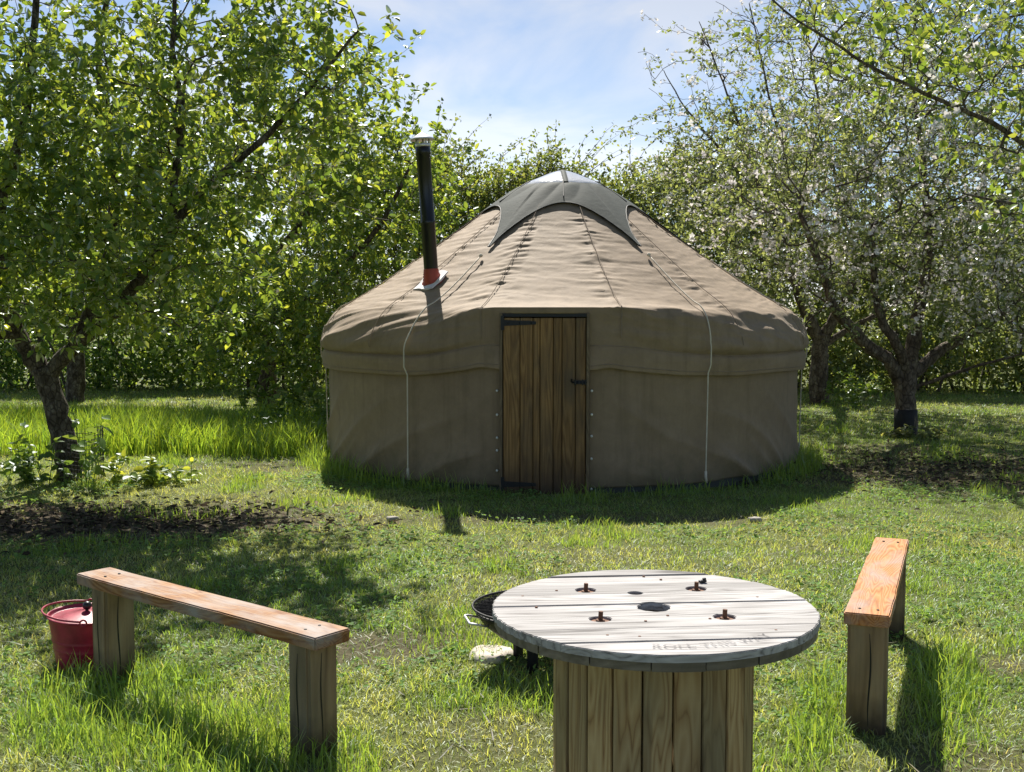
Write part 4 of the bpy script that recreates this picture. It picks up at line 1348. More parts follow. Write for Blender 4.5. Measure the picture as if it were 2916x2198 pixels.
def grow(limbs, targets, seed, step=0.16, r_tip=0.0028, wob=0.10, up=0.15):
    """limbs: list of (polyline pts, radii). targets: points the twigs reach for.
    returns segments (A,B,level,parent...) of the fine branches and the node list"""
    rs = np.random.default_rng(seed)
    nodes = []; par = []; lim_r = []
    for pts, rad in limbs:
        pts = np.array(pts, float); rad = np.array(rad, float)
        prev = -1
        for i in range(len(pts) - 1):
            ln_ = np.linalg.norm(pts[i + 1] - pts[i]); k = max(2, int(ln_ / 0.15))
            for f in np.linspace(0, 1, k, endpoint=(i == len(pts) - 2)):
                nodes.append(pts[i] * (1 - f) + pts[i + 1] * f); par.append(prev); lim_r.append(rad[i] * (1 - f) + rad[i + 1] * f); prev = len(nodes) - 1
    n0 = len(nodes)
    cap_ = n0 + len(targets) * 14
    NP = np.zeros((cap_, 3)); NP[:n0] = nodes
    PR = np.full(cap_, -1); PR[:n0] = par
    DP = np.zeros(cap_); cnt = n0
    ND = np.zeros((cap_, 3))
    for i in range(n0):
        if PR[i] >= 0:
            d_ = NP[i] - NP[PR[i]]; ND[i] = d_ / (np.linalg.norm(d_) + 1e-9)
    # nearest-first, so that twigs chain off one another
    d0 = np.array([np.min(np.linalg.norm(NP[:n0] - t, axis=1)) for t in targets])
    tips = []
    for ti in np.argsort(d0):
        t = targets[ti]
        dv = t - NP[:cnt]
        dist = np.linalg.norm(dv, axis=1)
        cost = dist * (1 + 0.55 * np.clip(-dv[:, 2] / (dist + 1e-6), 0, 1)) + 0.05 * DP[:cnt]
        cost *= 1 + 0.40 * (1 - np.sum(dv * ND[:cnt], 1) / (dist + 1e-6))
        cost[:n0] += 0.05
        b = int(np.argmin(cost))
        L_ = dist[b]
        if L_ < 0.05:
            continue
        k = int(min(12, max(2, round(L_ / step))))
        A = NP[b]; mid = 0.6 * (A + t) / 2 + 0.4 * (A + ND[b] * 0.5 * L_) + rs.normal(0, wob * 0.6 * L_, 3) + np.array([0, 0, -up * L_ * 0.5])
        p = b
        for q in range(1, k + 1):
            f = q / k
            pt = (1 - f) ** 2 * A + 2 * f * (1 - f) * mid + f * f * t + (rs.normal(0, 0.012, 3) if q < k else 0)
            NP[cnt] = pt; PR[cnt] = p; DP[cnt] = DP[p] + L_ / k; d_ = pt - NP[p]; ND[cnt] = d_ / (np.linalg.norm(d_) + 1e-9); p = cnt; cnt += 1
        tips.append(p)
    NP = NP[:cnt]; PR = PR[:cnt]; DP = DP[:cnt]
    # pipe model radii
    load = np.zeros(cnt)
    haschild = np.zeros(cnt, bool); haschild[PR[PR >= 0]] = True
    load[(~haschild)] = 1
    for i in range(cnt - 1, -1, -1):
        if PR[i] >= 0:
            load[PR[i]] += load[i]
    rad = r_tip * np.power(np.maximum(load, 1), 0.42)
    idx = np.arange(n0, cnt)
    A = NP[PR[idx]]; B = NP[idx]
    rb = rad[idx]; ra = np.minimum(rad[PR[idx]], rb * 1.35)
    return dict(A=A, B=B, ra=ra, rb=rb, n0=n0, NP=NP, PR=PR, load=load, tips=np.array(tips), rad=rad)

def ell_targets(specs, seed):
    """specs: (centre, radii, n, shell) -> points; shell>0 pushes them to the skin"""
    rs = np.random.default_rng(seed); out = []
    for (c, r, n, sh) in specs:
        v = rs.normal(0, 1, (n, 3)); v /= np.linalg.norm(v, axis=1, keepdims=True)
        q = rs.random(n) ** (1 / 3.0)
        q = sh + (1 - sh) * q
        q *= 1 + 0.18 * rs.normal(0, 1, n) * (q > 0.8)
        out.append(np.array(c) + v * q[:, None] * np.array(r))
    return np.concatenate(out)

CAMP = np.array([0, 0, CAM_H])
_th = R(3.97)
def in_view(P):
    z = P[:, 2] - CAM_H
    fw = P[:, 1] * math.cos(_th) - z * math.sin(_th); upv = P[:, 1] * math.sin(_th) + z * math.cos(_th)
    return (np.abs(P[:, 0] / fw) < 0.44) & (np.abs(upv / fw) < 0.33) & (fw > 0.5)

leaf_unit = None
def leaf_object_mesh(mat, curl):
    """one detailed leaf, unit length, with stalk"""
    vs = []; fs = []
    xs = [0.0, 0.12, 0.3, 0.5, 0.7, 0.87, 1.0]; wd = [0.02, 0.15, 0.25, 0.275, 0.23, 0.12, 0.0]
    for x_, w_ in zip(xs, wd):
        z = -curl * x_ * x_
        vs += [(x_, w_, z + 0.28 * w_), (x_, 0, z), (x_, -w_, z + 0.28 * w_)]
    for i in range(len(xs) - 1):
        b = 3 * i
        fs += [(b, b + 1, b + 4, b + 3), (b + 1, b + 2, b + 5, b + 4)]
    k = len(vs)
    vs += [(-0.30, 0.012, 0.05), (-0.30, -0.012, 0.05), (0.02, -0.012, 0.0), (0.02, 0.012, 0.0)]
    fs.append((k, k + 1, k + 2, k + 3))
    me = bpy.data.meshes.new('leaf'); me.from_pydata(vs, [], fs); me.update(); me.materials.append(mat)
    me.polygons.foreach_set('use_smooth', np.ones(len(me.polygons), bool))
    return me
LEAF_ME = [leaf_object_mesh(M_leaf_near, c) for c in (0.10, 0.25, 0.42)]

def tree(name, label, base, limbs, targets, seed, leaf_len, per_tip, palette, bark, single=0, spread=0.10, keep=1.0, leaf_w=1.0, along=0.5,
         r_tip=0.0028, blossoms=0, blossom_single=0, blossom_box=None, twig_up=0.15, cat='tree', group='orchard trees', bare_h=None, step=0.16, leaf_mat=None):
    rs = np.random.default_rng(seed)
    t = empty(name, base)
    tag(t, label, cat, group)
    bs = np.array(base)
    # main limbs
    for i, (pts, rad) in enumerate(limbs):
        pp = np.array(pts, float); k = len(pp)
        fine = []; fr = []
        for s in range(k - 1):
            p0 = pp[max(s - 1, 0)]; p1 = pp[s]; p2 = pp[s + 1]; p3 = pp[min(s + 2, k - 1)]
            for f in np.linspace(0, 1, 6, endpoint=(s == k - 2)):
                q = 0.5 * (2 * p1 + (p2 - p0) * f + (2 * p0 - 5 * p1 + 4 * p2 - p3) * f * f + (-p0 + 3 * p1 - 3 * p2 + p3) * f ** 3)
                fine.append(q + rs.normal(0, 0.006, 3)); fr.append((rad[s] * (1 - f) + rad[s + 1] * f) * (1 + 0.05 * rs.normal()))
        m_ = MB(); m_.tube([Vector(p - bs) for p in fine], fr, 12 if i == 0 else 9)
        m_.build('trunk' if i == 0 else 'limb', bark, t, True)
    g = grow(limbs, targets, seed, r_tip=r_tip, up=twig_up, step=step)
    thick = g['rb'] > 0.008
    parts = []
    for sel, n_ in ((thick, 6), (~thick, 3)):
        if sel.any():
            V, F = seg_tubes(g['A'][sel] - bs, g['B'][sel] - bs, g['ra'][sel], g['rb'][sel], n_)
            parts.append((V, [F], np.zeros((len(V), 3))))
    V, F, _ = merge(parts)
    o = link('branches', np_mesh('branches', V, F), M_twig, t); tag(o, kind='stuff')
    # leaves: rosettes on tips and along twigs
    NPs, PR = g['NP'], g['PR']
    idx = np.arange(g['n0'], len(NPs))
    istip = np.zeros(len(NPs), bool); istip[g['tips']] = True
    thin = g['load'][idx] <= 3
    cand = idx[(thin & (rs.random(len(idx)) < along)) | istip[idx]]
    if bare_h is not None:
        cand = cand[rs.random(len(cand)) < bare_h(NPs[cand])]
    cand = cand[rs.random(len(cand)) < keep]
    cnt = rs.integers(max(1, per_tip - 2), per_tip + 3, len(cand))
    who = np.repeat(cand, cnt); n = len(who)
    dirv = NPs[who] - NPs[PR[who]]; dirv /= np.linalg.norm(dirv, axis=1, keepdims=True) + 1e-9
    rv = rs.normal(0, 1, (n, 3)); rv /= np.linalg.norm(rv, axis=1, keepdims=True)
    ax = 0.55 * dirv + rv * 0.9 + np.array([0, 0, -0.15])
    ax /= np.linalg.norm(ax, axis=1, keepdims=True)
    L_ = leaf_len * (0.40 + 0.95 * rs.random(n) ** 0.8)
    P = NPs[who] + ax * (0.25 * L_)[:, None] + rs.normal(0, spread * 0.35, (n, 3)) * rs.random((n, 1))
    nrm = np.array([0, 0, 1.0]) + rs.normal(0, 0.75, (n, 3))
    pal = np.array(palette); u = rs.random(n) * (len(pal) - 1); i0 = np.floor(u).astype(int); f = (u - i0)[:, None]
    tint = (pal[i0] * (1 - f) + pal[np.minimum(i0 + 1, len(pal) - 1)] * f) * rs.uniform(0.8, 1.2, n)[:, None]
    sel = np.zeros(n, bool)
    if single:
        d = np.linalg.norm(P - CAMP, axis=1) / L_ + np.where(in_view(P), 0, 1e6) + 12 * rs.random(n)
        sel[np.argsort(d)[:single]] = True
    V, F, T = leaves_mesh(P[~sel] - bs, ax[~sel], nrm[~sel], L_[~sel], tint[~sel], leaf_w)
    crown = link('crown', np_mesh('crown', V, F, T), leaf_mat or M_leaf, t); tag(crown, kind='stuff')
    if single:
        a, b, c = rot_frames(ax[sel], nrm[sel])
        for k, (p, l) in enumerate(zip(P[sel] - bs, L_[sel])):
            m4 = Matrix(((a[k, 0] * l, b[k, 0] * l * leaf_w, c[k, 0] * l, p[0]), (a[k, 1] * l, b[k, 1] * l * leaf_w, c[k, 1] * l, p[1]), (a[k, 2] * l, b[k, 2] * l * leaf_w, c[k, 2] * l, p[2]), (0, 0, 0, 1)))
            lo = bpy.data.objects.new('leaf', LEAF_ME[k % 3]); COL.objects.link(lo); lo.parent = crown; lo.matrix_local = m4
    if blossoms:
        cand2 = idx[(g['load'][idx] <= 6)]
        if blossom_box is not None:
            cand2 = cand2[blossom_box(NPs[cand2])]
        pick = rs.choice(cand2, min(blossoms, len(cand2)), replace=False)
        Pb = NPs[pick] + rs.normal(0, 0.02, (len(pick), 3))
        order = np.argsort(np.linalg.norm(Pb - CAMP, axis=1) + np.where(in_view(Pb), 0, 1e4) + 1.5 * rs.random(len(Pb)))
        sing = order[:blossom_single]; rest = order[blossom_single:]
        for k in sing:
            bo = bpy.data.objects.new('blossom', BLOSSOM_ME[k % len(BLOSSOM_ME)]); COL.objects.link(bo); bo.parent = crown
            s_ = rs.uniform(0.75, 1.3)
            bo.location = Pb[k] - bs; bo.scale = (s_, s_, s_); bo.rotation_euler = (rs.uniform(-0.6, 0.6), rs.uniform(-0.6, 0.6), rs.uniform(0, 6.28))
        if len(rest):
            Vs = []; Fs = []; off_ = 0
            for k in rest:
                v0, f0 = BLOSSOM_NP[k % len(BLOSSOM_NP)]
                aa = rs.uniform(0, 6.28); R_ = np.array([[math.cos(aa), -math.sin(aa), 0], [math.sin(aa), math.cos(aa), 0], [0, 0, 1]])
                Vs.append(v0 @ R_.T * rs.uniform(0.75, 1.2) + Pb[k] - bs); Fs.append(f0 + off_); off_ += len(v0)
            o = link('small_blossoms', np_mesh('small_blossoms', np.concatenate(Vs), np.concatenate(Fs)), M_petal, crown); tag(o, kind='stuff')
    return t

# blossom clusters: a few five-petalled cups
BLOSSOM_NP = []; BLOSSOM_ME = []
for k in range(4):
    rs = np.random.default_rng(300 + k)
    Vs = []; Fs = []; o_ = 0
    for fl in range(4 + k % 3):
        c = rs.normal(0, 0.034, 3) + np.array([0, 0, 0.015])
        nrm = c / (np.linalg.norm(c) + 1e-6) + rs.normal(0, 0.35, 3); nrm /= np.linalg.norm(nrm)
        u = np.cross(nrm, [0.3, 0.2, 0.9]); u /= np.linalg.norm(u); w = np.cross(nrm, u)
        for pt in range(5):
            a = 2 * PI * pt / 5 + rs.uniform(-0.1, 0.1)
            d = math.cos(a) * u + math.sin(a) * w; s = -math.sin(a) * u + math.cos(a) * w
            r = 0.027 * rs.uniform(0.85, 1.2)
            Vs += [c, c + d * r * 0.6 + s * r * 0.42 + nrm * r * 0.25, c + d * r * 1.1 + nrm * r * 0.45, c + d * r * 0.6 - s * r * 0.42 + nrm * r * 0.25]
            Fs.append([o_, o_ + 1, o_ + 2, o_ + 3]); o_ += 4
    v = np.array(Vs); f = np.array(Fs)
    BLOSSOM_NP.append((v, f))
    me = np_mesh('blossom', v, f); me.materials.append(M_petal); BLOSSOM_ME.append(me)

PAL_L = [(0.042, 0.078, 0.022), (0.064, 0.108, 0.027), (0.096, 0.145, 0.032), (0.145, 0.182, 0.036)]
PAL_R = [(0.070, 0.092, 0.045), (0.090, 0.115, 0.054), (0.120, 0.140, 0.070), (0.15, 0.165, 0.09)]
PAL_H = [(0.070, 0.095, 0.028), (0.10, 0.125, 0.038), (0.135, 0.145, 0.055)]

# left front tree, leaning trunk
LB = (-4.30, 11.16, 0.0)
limbsL = [
    ([(-4.28, 11.16, -0.1), (-4.31, 11.16, 0.25), (-4.40, 11.14, 0.70), (-4.50, 11.12, 1.10)], [0.150, 0.118, 0.102, 0.115]),
    ([(-4.50, 11.12, 1.05), (-4.68, 11.0, 1.42), (-4.76, 10.8, 1.95), (-4.66, 10.6, 2.55), (-4.40, 10.5, 3.2), (-4.22, 10.4, 4.0), (-4.15, 10.4, 4.9)], [0.095, 0.08, 0.07, 0.058, 0.046, 0.034, 0.018]),
    ([(-4.46, 11.12, 1.05), (-4.12, 11.0, 1.34), (-3.70, 10.7, 1.60), (-3.28, 10.4, 2.02), (-3.00, 10.3, 2.40), (-2.62, 10.2, 2.78), (-2.15, 10.0, 3.10), (-1.68, 9.9, 3.55), (-1.28, 9.85, 4.0)], [0.082, 0.07, 0.06, 0.052, 0.044, 0.036, 0.028, 0.018, 0.010]),
    ([(-3.00, 10.3, 2.40), (-2.94, 10.2, 2.80), (-2.84, 10.1, 3.35), (-2.90, 10.1, 3.95), (-2.82, 10.0, 4.7)], [0.045, 0.038, 0.030, 0.022, 0.012]),
    ([(-4.12, 11.0, 1.34), (-3.90, 11.3, 2.2), (-3.88, 11.4, 3.2), (-4.0, 11.4, 4.1), (-3.8, 11.4, 5.0)], [0.07, 0.062, 0.05, 0.035, 0.02]),
    ([(-4.68, 11.0, 1.42), (-5.2, 10.6, 1.45), (-5.8, 10.2, 1.6), (-6.4, 10.0, 1.9)], [0.045, 0.035, 0.025, 0.012]),
]
tgL = ell_targets([((-4.2, 10.9, 3.2), (2.0, 1.9, 1.7), 822, 0.0), ((-2.9, 10.3, 3.2), (1.5, 1.3, 1.25), 477, 0.0), ((-1.75, 10.0, 3.7), (0.75, 0.7, 0.75), 145, 0.0), ((-4.0, 11.0, 5.2), (2.2, 1.8, 1.1), 344, 0.0),
                   ((-4.4, 9.9, 2.0), (1.5, 0.9, 0.75), 327, 0.0), ((-3.2, 9.8, 2.5), (1.3, 0.7, 0.9), 280, 0.0), ((-4.8, 9.6, 3.3), (1.4, 0.7, 1.0), 234, 0.0), ((-3.0, 10.4, 1.75), (1.1, 0.6, 0.4), 85, 0.0), ((-6.0, 10.5, 3.0), (1.2, 1.6, 1.8), 212, 0.0), ((-2.3, 10.6, 4.6), (0.9, 0.8, 0.7), 79, 0.0)], 101)
tgL = tgL[tgL[:, 2] > 1.22]
tree('fruit_tree', 'large leafy fruit tree with mottled leaning trunk at the left edge', LB, limbsL, tgL, 101, 0.077, 7, PAL_L, M_bark, single=300, along=0.72, group='orchard trees')

# left middle tree, behind
L2 = (-3.95, 18.6, 0.0)
limbs2 = [
    ([(-3.95, 18.6, -0.1), (-3.93, 18.6, 0.4), (-3.90, 18.6, 1.0), (-3.85, 18.55, 1.6), (-3.95, 18.5, 2.4)], [0.17, 0.14, 0.125, 0.11, 0.08]),
    ([(-3.88, 18.6, 1.25), (-3.3, 18.2, 1.75), (-2.7, 17.9, 2.2), (-2.0, 17.6, 2.9), (-1.5, 17.4, 3.8)], [0.085, 0.07, 0.055, 0.04, 0.02]),
    ([(-3.95, 18.5, 2.3), (-4.4, 18.3, 3.1), (-4.6, 18.2, 4.2), (-4.5, 18.2, 5.4)], [0.07, 0.055, 0.04, 0.02]),
    ([(-3.95, 18.5, 2.3), (-3.2, 18.4, 3.2), (-2.8, 18.3, 4.3), (-2.6, 18.2, 5.2)], [0.06, 0.05, 0.035, 0.015]),
]
tg2 = ell_targets([((-3.4, 18.3, 3.6), (2.4, 1.8, 2.0), 930, 0.0), ((-1.9, 17.7, 3.3), (1.3, 1.1, 1.5), 390, 0.0), ((-3.6, 17.8, 1.5), (1.9, 1.2, 0.9), 420, 0.0), ((-3.3, 16.7, 1.5), (1.5, 0.9, 1.0), 330, 0.0), ((-2.9, 18.2, 5.2), (1.3, 1.2, 0.7), 135, 0.0)], 102)
tg2 = tg2[tg2[:, 2] > 0.55]
tree('fruit_tree', 'leafy yellow green tree behind the flue at the left of the yurt', L2, limbs2, tg2, 102, 0.095, 7, PAL_L, M_bark, along=0.8)

# left back tree
L3 = (-7.80, 20.60, 0.0)
limbs3 = [
    ([(-7.80, 20.60, -0.1), (-7.75, 20.60, 0.8), (-7.80, 20.60, 1.7)], [0.18, 0.14, 0.12]),
    ([(-7.80, 20.60, 1.6), (-7.20, 20.20, 2.6), (-6.70, 20.00, 3.8), (-6.50, 20.00, 5.2)], [0.09, 0.07, 0.05, 0.02]),
    ([(-7.80, 20.60, 1.6), (-8.40, 20.40, 2.7), (-8.70, 20.40, 4.0), (-8.70, 20.40, 5.5)], [0.09, 0.07, 0.05, 0.02]),
]
tg3 = ell_targets([((-7.40, 20.30, 3.8), (2.4, 1.8, 2.3), 1050, 0.0), ((-6.80, 20.00, 2.2), (2.0, 1.3, 0.8), 300, 0.0)], 103)
tree('fruit_tree', 'leafy tree standing in the meadow grass behind the leaning trunk', L3, limbs3, tg3, 103, 0.105, 7, PAL_L, M_bark, along=0.8)

# right blossom tree
RA = (5.21, 15.24, 0.0)
def wp(px, py, y):
    return ((px - 1458) / 3300.0 * y, y, CAM_H - (py - 870) / 3300.0 * y)
limbsA = [
    ([(5.22, 15.24, -0.1), (5.20, 15.24, 0.25), (5.19, 15.24, 0.55), (5.18, 15.24, 0.85)], [0.165, 0.135, 0.132, 0.15]),
    ([(5.12, 15.24, 0.70), (4.92, 15.1, 0.98), (4.60, 15.0, 1.18), (4.33, 14.8, 1.42), (4.06, 14.6, 1.66), (3.85, 14.4, 2.1), (3.5, 14.2, 2.8)], [0.10, 0.09, 0.08, 0.07, 0.06, 0.05, 0.03]),
    ([(5.17, 15.24, 0.80), (5.02, 15.0, 1.12), (4.78, 14.9, 1.46), (4.62, 14.8, 1.9), (4.5, 14.6, 2.7)], [0.085, 0.07, 0.06, 0.05, 0.03]),
    ([(5.22, 15.24, 0.80), (5.30, 15.3, 1.25), (5.42, 15.4, 1.8), (5.50, 15.4, 2.5), (5.4, 15.4, 3.6), (5.2, 15.4, 4.8)], [0.11, 0.095, 0.08, 0.06, 0.04, 0.02]),
    ([(5.28, 15.24, 0.80), (5.65, 15.3, 1.10), (6.1, 15.3, 1.36), (6.7, 15.3, 1.8), (7.2, 15.2, 2.4)], [0.085, 0.07, 0.06, 0.045, 0.03]),
    ([(5.28, 15.2, 0.62), (5.6, 14.9, 0.80), (6.0, 14.6, 0.98), (6.5, 14.3, 1.15)], [0.028, 0.024, 0.018, 0.010]),
]
tgA = ell_targets([((5.2, 14.9, 3.3), (2.6, 2.0, 1.9), 1800, 0.0), ((3.7, 14.7, 3.0), (1.5, 1.5, 1.5), 600, 0.0), ((6.7, 14.9, 2.9), (1.6, 1.6, 1.7), 680, 0.0), ((5.4, 15.1, 5.3), (2.4, 1.7, 1.2), 660, 0.0), ((6.2, 14.6, 1.6), (1.4, 1.0, 0.5), 220, 0.0)], 104)
tgA = tgA[tgA[:, 2] > 1.15]
box_low = lambda P: (rng.random(len(P)) < np.clip(1.15 - np.abs(P[:, 2] - 2.6) * 0.45, 0.05, 1))
tree('apple_tree', 'blossoming apple tree with black wrapped trunk right of the yurt', RA, limbsA, tgA, 104, 0.056, 6, PAL_R, M_bark_grey, along=0.9, leaf_w=0.95, leaf_mat=M_leaf_grey,
     blossoms=1250, blossom_single=300, blossom_box=box_low, r_tip=0.0034, twig_up=0.05)
# its trunk guard
tg_ = empty('trunk_guard', RA); tag(tg_, 'black plastic guard wrapped round the apple tree trunk', 'trunk guard')
m_ = MB(); n_ = 28; prof_ = [(0.150, 0.02), (0.148, 0.18), (0.150, 0.335), (0.143, 0.337), (0.142, 0.02)]
m_.lathe(prof_, n_); gsl = m_.build('sleeve', plain('black_guard', (0.010, 0.010, 0.012), 0.7, bump=0.5, bscale=40), tg_, True)
gsl.location = (-0.01, 0, 0)

# second blossom tree further back
RBt = (5.35, 20.1, 0.0)
limbsB = [
    ([(5.35, 20.1, -0.1), (5.33, 20.1, 0.4), (5.34, 20.1, 0.9), (5.36, 20.1, 1.2)], [0.19, 0.165, 0.155, 0.15]),
    ([(5.33, 20.1, 1.1), (5.0, 20.0, 1.75), (4.75, 19.9, 2.4), (4.3, 19.7, 3.4), (3.7, 19.5, 4.5)], [0.12, 0.10, 0.085, 0.06, 0.03]),
    ([(5.38, 20.1, 1.1), (5.65, 20.0, 1.7), (5.9, 19.9, 2.3), (6.2, 19.8, 3.4), (6.2, 19.8, 4.8)], [0.10, 0.09, 0.075, 0.055, 0.03]),
    ([(5.38, 20.1, 1.0), (5.9, 20.0, 1.35), (6.5, 19.8, 1.7), (7.3, 19.6, 2.4)], [0.06, 0.05, 0.04, 0.02]),
    ([(4.3, 19.7, 3.4), (3.5, 19.4, 4.2), (2.85, 19.2, 4.9), (2.45, 19.1, 5.5)], [0.035, 0.024, 0.014, 0.006]),
    ([(4.3, 19.7, 3.4), (3.85, 19.5, 4.5), (3.4, 19.3, 5.5), (3.05, 19.2, 6.3)], [0.035, 0.024, 0.014, 0.006]),
    ([(4.75, 19.9, 2.4), (4.6, 19.5, 3.8), (4.2, 19.3, 5.2), (3.85, 19.2, 6.6)], [0.04, 0.028, 0.018, 0.008]),
    ([(5.9, 19.9, 2.3), (5.4, 19.6, 3.9), (5.0, 19.5, 5.5), (4.75, 19.4, 7.0)], [0.04, 0.03, 0.018, 0.008]),
]
tgB = ell_targets([((4.9, 19.7, 3.7), (2.7, 2.0, 2.0), 1440, 0.0), ((3.5, 19.4, 3.6), (1.5, 1.3, 1.6), 594, 0.0), ((6.9, 19.7, 3.7), (2.2, 1.6, 2.2), 756, 0.0), ((4.9, 19.6, 5.9), (2.5, 1.6, 1.0), 504, 0.0), ((7.0, 19.4, 6.3), (2.6, 1.6, 1.2), 468, 0.0)], 105)
tgB = tgB[tgB[:, 2] > 1.3]
# long bare water shoots above the crown
rs_ = np.random.default_rng(9)
sh_ = np.stack([rs_.uniform(2.2, 5.6, 46), rs_.uniform(18.6, 20.0, 46), np.zeros(46)], -1); sh_[:, 2] = 4.7 + 0.62 * (sh_[:, 0] - 2.3) + rs_.uniform(-0.2, 0.9, 46)
tgB = np.concatenate([tgB, sh_])
tree('apple_tree', 'apple tree with bare upright shoots against the sky, farther behind the yurt', RBt, limbsB, tgB, 105, 0.064, 6, PAL_R, M_bark_grey, along=0.8, leaf_mat=M_leaf_grey,
     blossoms=700, blossom_single=0, r_tip=0.0036, twig_up=-0.05, bare_h=lambda P: np.where(P[:, 2] > 5.0, 0.45, 1.0))

# near branches reaching in from a tree beyond the right edge
RC = (5.1, 8.4, 0.0)
limbsC = [
    ([(5.1, 8.4, -0.1), (5.08, 8.4, 0.6), (5.0, 8.4, 1.2)], [0.17, 0.14, 0.13]),
    ([(5.0, 8.4, 1.15), (4.5, 8.3, 1.9), (3.95, 8.2, 2.55), (3.30, 8.1, 2.95), (2.60, 8.05, 3.25), (2.05, 8.0, 3.55), (1.62, 8.0, 3.86)], [0.05, 0.035, 0.024, 0.017, 0.012, 0.008, 0.005]),
    ([(5.0, 8.4, 1.15), (4.9, 8.2, 2.2), (4.6, 8.1, 3.2), (4.0, 8.0, 4.0), (3.3, 8.0, 4.6)], [0.06, 0.045, 0.032, 0.022, 0.012]),
    ([(4.5, 8.3, 1.9), (4.0, 8.0, 2.15), (3.5, 7.9, 2.35), (3.0, 7.8, 2.45)], [0.028, 0.02, 0.013, 0.007]),
    ([(5.0, 8.4, 1.15), (5.6, 8.6, 2.2), (6.0, 8.7, 3.4), (6.1, 8.7, 4.6)], [0.08, 0.065, 0.045, 0.02]),
]
tgC = ell_targets([((3.5, 8.1, 3.35), (1.1, 0.8, 0.75), 323, 0.0), ((2.6, 8.05, 3.5), (0.8, 0.5, 0.4), 85, 0.0), ((4.5, 8.2, 3.3), (1.2, 1.0, 1.1), 340, 0.0), ((3.7, 8.0, 4.5), (1.1, 0.8, 0.6), 153, 0.0), ((5.9, 8.6, 3.4), (1.1, 1.1, 1.4), 340, 0.0), ((3.55, 7.9, 2.35), (0.5, 0.35, 0.25), 47, 0.0)], 106)
tree('apple_tree', 'near apple tree reaching in from the upper right with large bright leaves', RC, limbsC, tgC, 106, 0.062, 4, [(0.06, 0.105, 0.030), (0.085, 0.13, 0.036), (0.12, 0.155, 0.045)], M_bark_grey,
     single=300, along=0.36, blossoms=46, blossom_single=46, r_tip=0.0026, twig_up=0.0)

# ------------------------------------------------------------------ hedge behind everything
def hedge(name, label, x0, x1, yc, depth, hfun, n_leaf, seed, palette, leaf, sprigs):
    rs = np.random.default_rng(seed)
    t = empty(name, ((x0 + x1) / 2, yc, 0)); tag(t, label, 'hedge', 'hedges closing the orchard')
    bs = np.array([(x0 + x1) / 2, yc, 0])
    # upright stems
    n = int((x1 - x0) * 5)
    A = np.stack([rs.uniform(x0, x1, n), yc + rs.uniform(-depth, depth, n) * 0.6, np.full(n, -0.05)], -1)
    pts = [A]; rad = []
    Hh = hfun(A[:, 0]) * rs.uniform(0.7, 1.02, n)
    As, Bs, ra, rb = [], [], [], []
    cur = A
    for k in range(6):
        nx = cur + np.stack([rs.normal(0, 0.16, n), rs.normal(0, 0.12, n), Hh / 6], -1)
        As.append(cur); Bs.append(nx); ra.append(np.full(n, 0.035 * (1 - k / 6.5))); rb.append(np.full(n, 0.035 * (1 - (k + 1) / 6.5))); cur = nx
    # arching sprigs poking out of the top
    m = sprigs
    S = np.stack([rs.uniform(x0, x1, m), yc + rs.uniform(-depth, depth * 0.3, m), np.zeros(m)], -1); S[:, 2] = hfun(S[:, 0]) * rs.uniform(0.82, 0.98, m)
    dirv = np.stack([rs.normal(0.25, 0.5, m), rs.normal(0, 0.3, m), rs.uniform(0.6, 1.3, m)], -1)
    ln_ = rs.uniform(0.3, 1.0, m) ** 1.6 * 1.35
    spr = []
    cur = S
    for k in range(7):
        nx = cur + dirv * (ln_ / 7)[:, None] + rs.normal(0, 0.012, (m, 3)); dirv = dirv + np.array([0.10, 0, -0.09]) * rs.random((m, 1)) * 1.6
        As.append(cur); Bs.append(nx); ra.append(np.full(m, 0.009 * (1 - k / 9))); rb.append(np.full(m, 0.009 * (1 - (k + 1) / 9))); cur = nx; spr.append(nx)
    V, F = seg_tubes(np.concatenate(As) - bs, np.concatenate(Bs) - bs, np.concatenate(ra), np.concatenate(rb), 4)
    o = link('stems', np_mesh('stems', V, F), M_twig, t); tag(o, kind='stuff')
    # leaves: clumps through the volume plus along the sprigs
    nc_ = n_leaf // 26
    cx_ = rs.uniform(x0, x1, nc_); f = np.where(rs.random(nc_) < 0.18, 0.25 * rs.random(nc_), rs.random(nc_) ** 0.7)
    C = np.stack([cx_, yc + rs.uniform(-depth, depth, nc_) * (1 - 0.45 * f), 0.04 + f * hfun(cx_) * rs.uniform(0.92, 1.04, nc_)], -1)
    P = np.repeat(C, 26, 0) + rs.normal(0, 0.15, (nc_ * 26, 3))
    SP = np.concatenate(spr); SP = np.repeat(SP, 5, 0) + rs.normal(0, 0.03, (len(SP) * 5, 3))
    cb = np.concatenate([np.repeat(rs.uniform(0.75, 1.3, nc_), 26), np.ones(len(SP))])
    P = np.concatenate([P, SP]); P[:, 2] = np.maximum(P[:, 2], 0.02)
    n = len(P)
    ax = rs.normal(0, 1, (n, 3)); nrm = np.array([0, 0, 0.8]) + rs.normal(0, 0.8, (n, 3))
    pal = np.array(palette); i0 = rs.integers(0, len(pal), n)
    V, F, T = leaves_mesh(P - bs, ax, nrm, leaf * rs.uniform(0.6, 1.3, n), pal[i0] * cb[:, None] * rs.uniform(0.8, 1.2, n)[:, None], simple=True)
    o = link('hedge_foliage', np_mesh('hedge_foliage', V, F, T), M_leaf_grey, t); tag(o, kind='stuff')
    return t
hf = lambda x: 4.5 + 0.16 * np.sin(x * 0.7 + 3.6) + 0.12 * np.sin(x * 2.3)
hedge('hedge', 'tall unclipped hawthorn hedge directly behind the yurt', -4.5, 6.0, 24.0, 0.9, hf, 170000, 201, PAL_H, 0.082, 260)
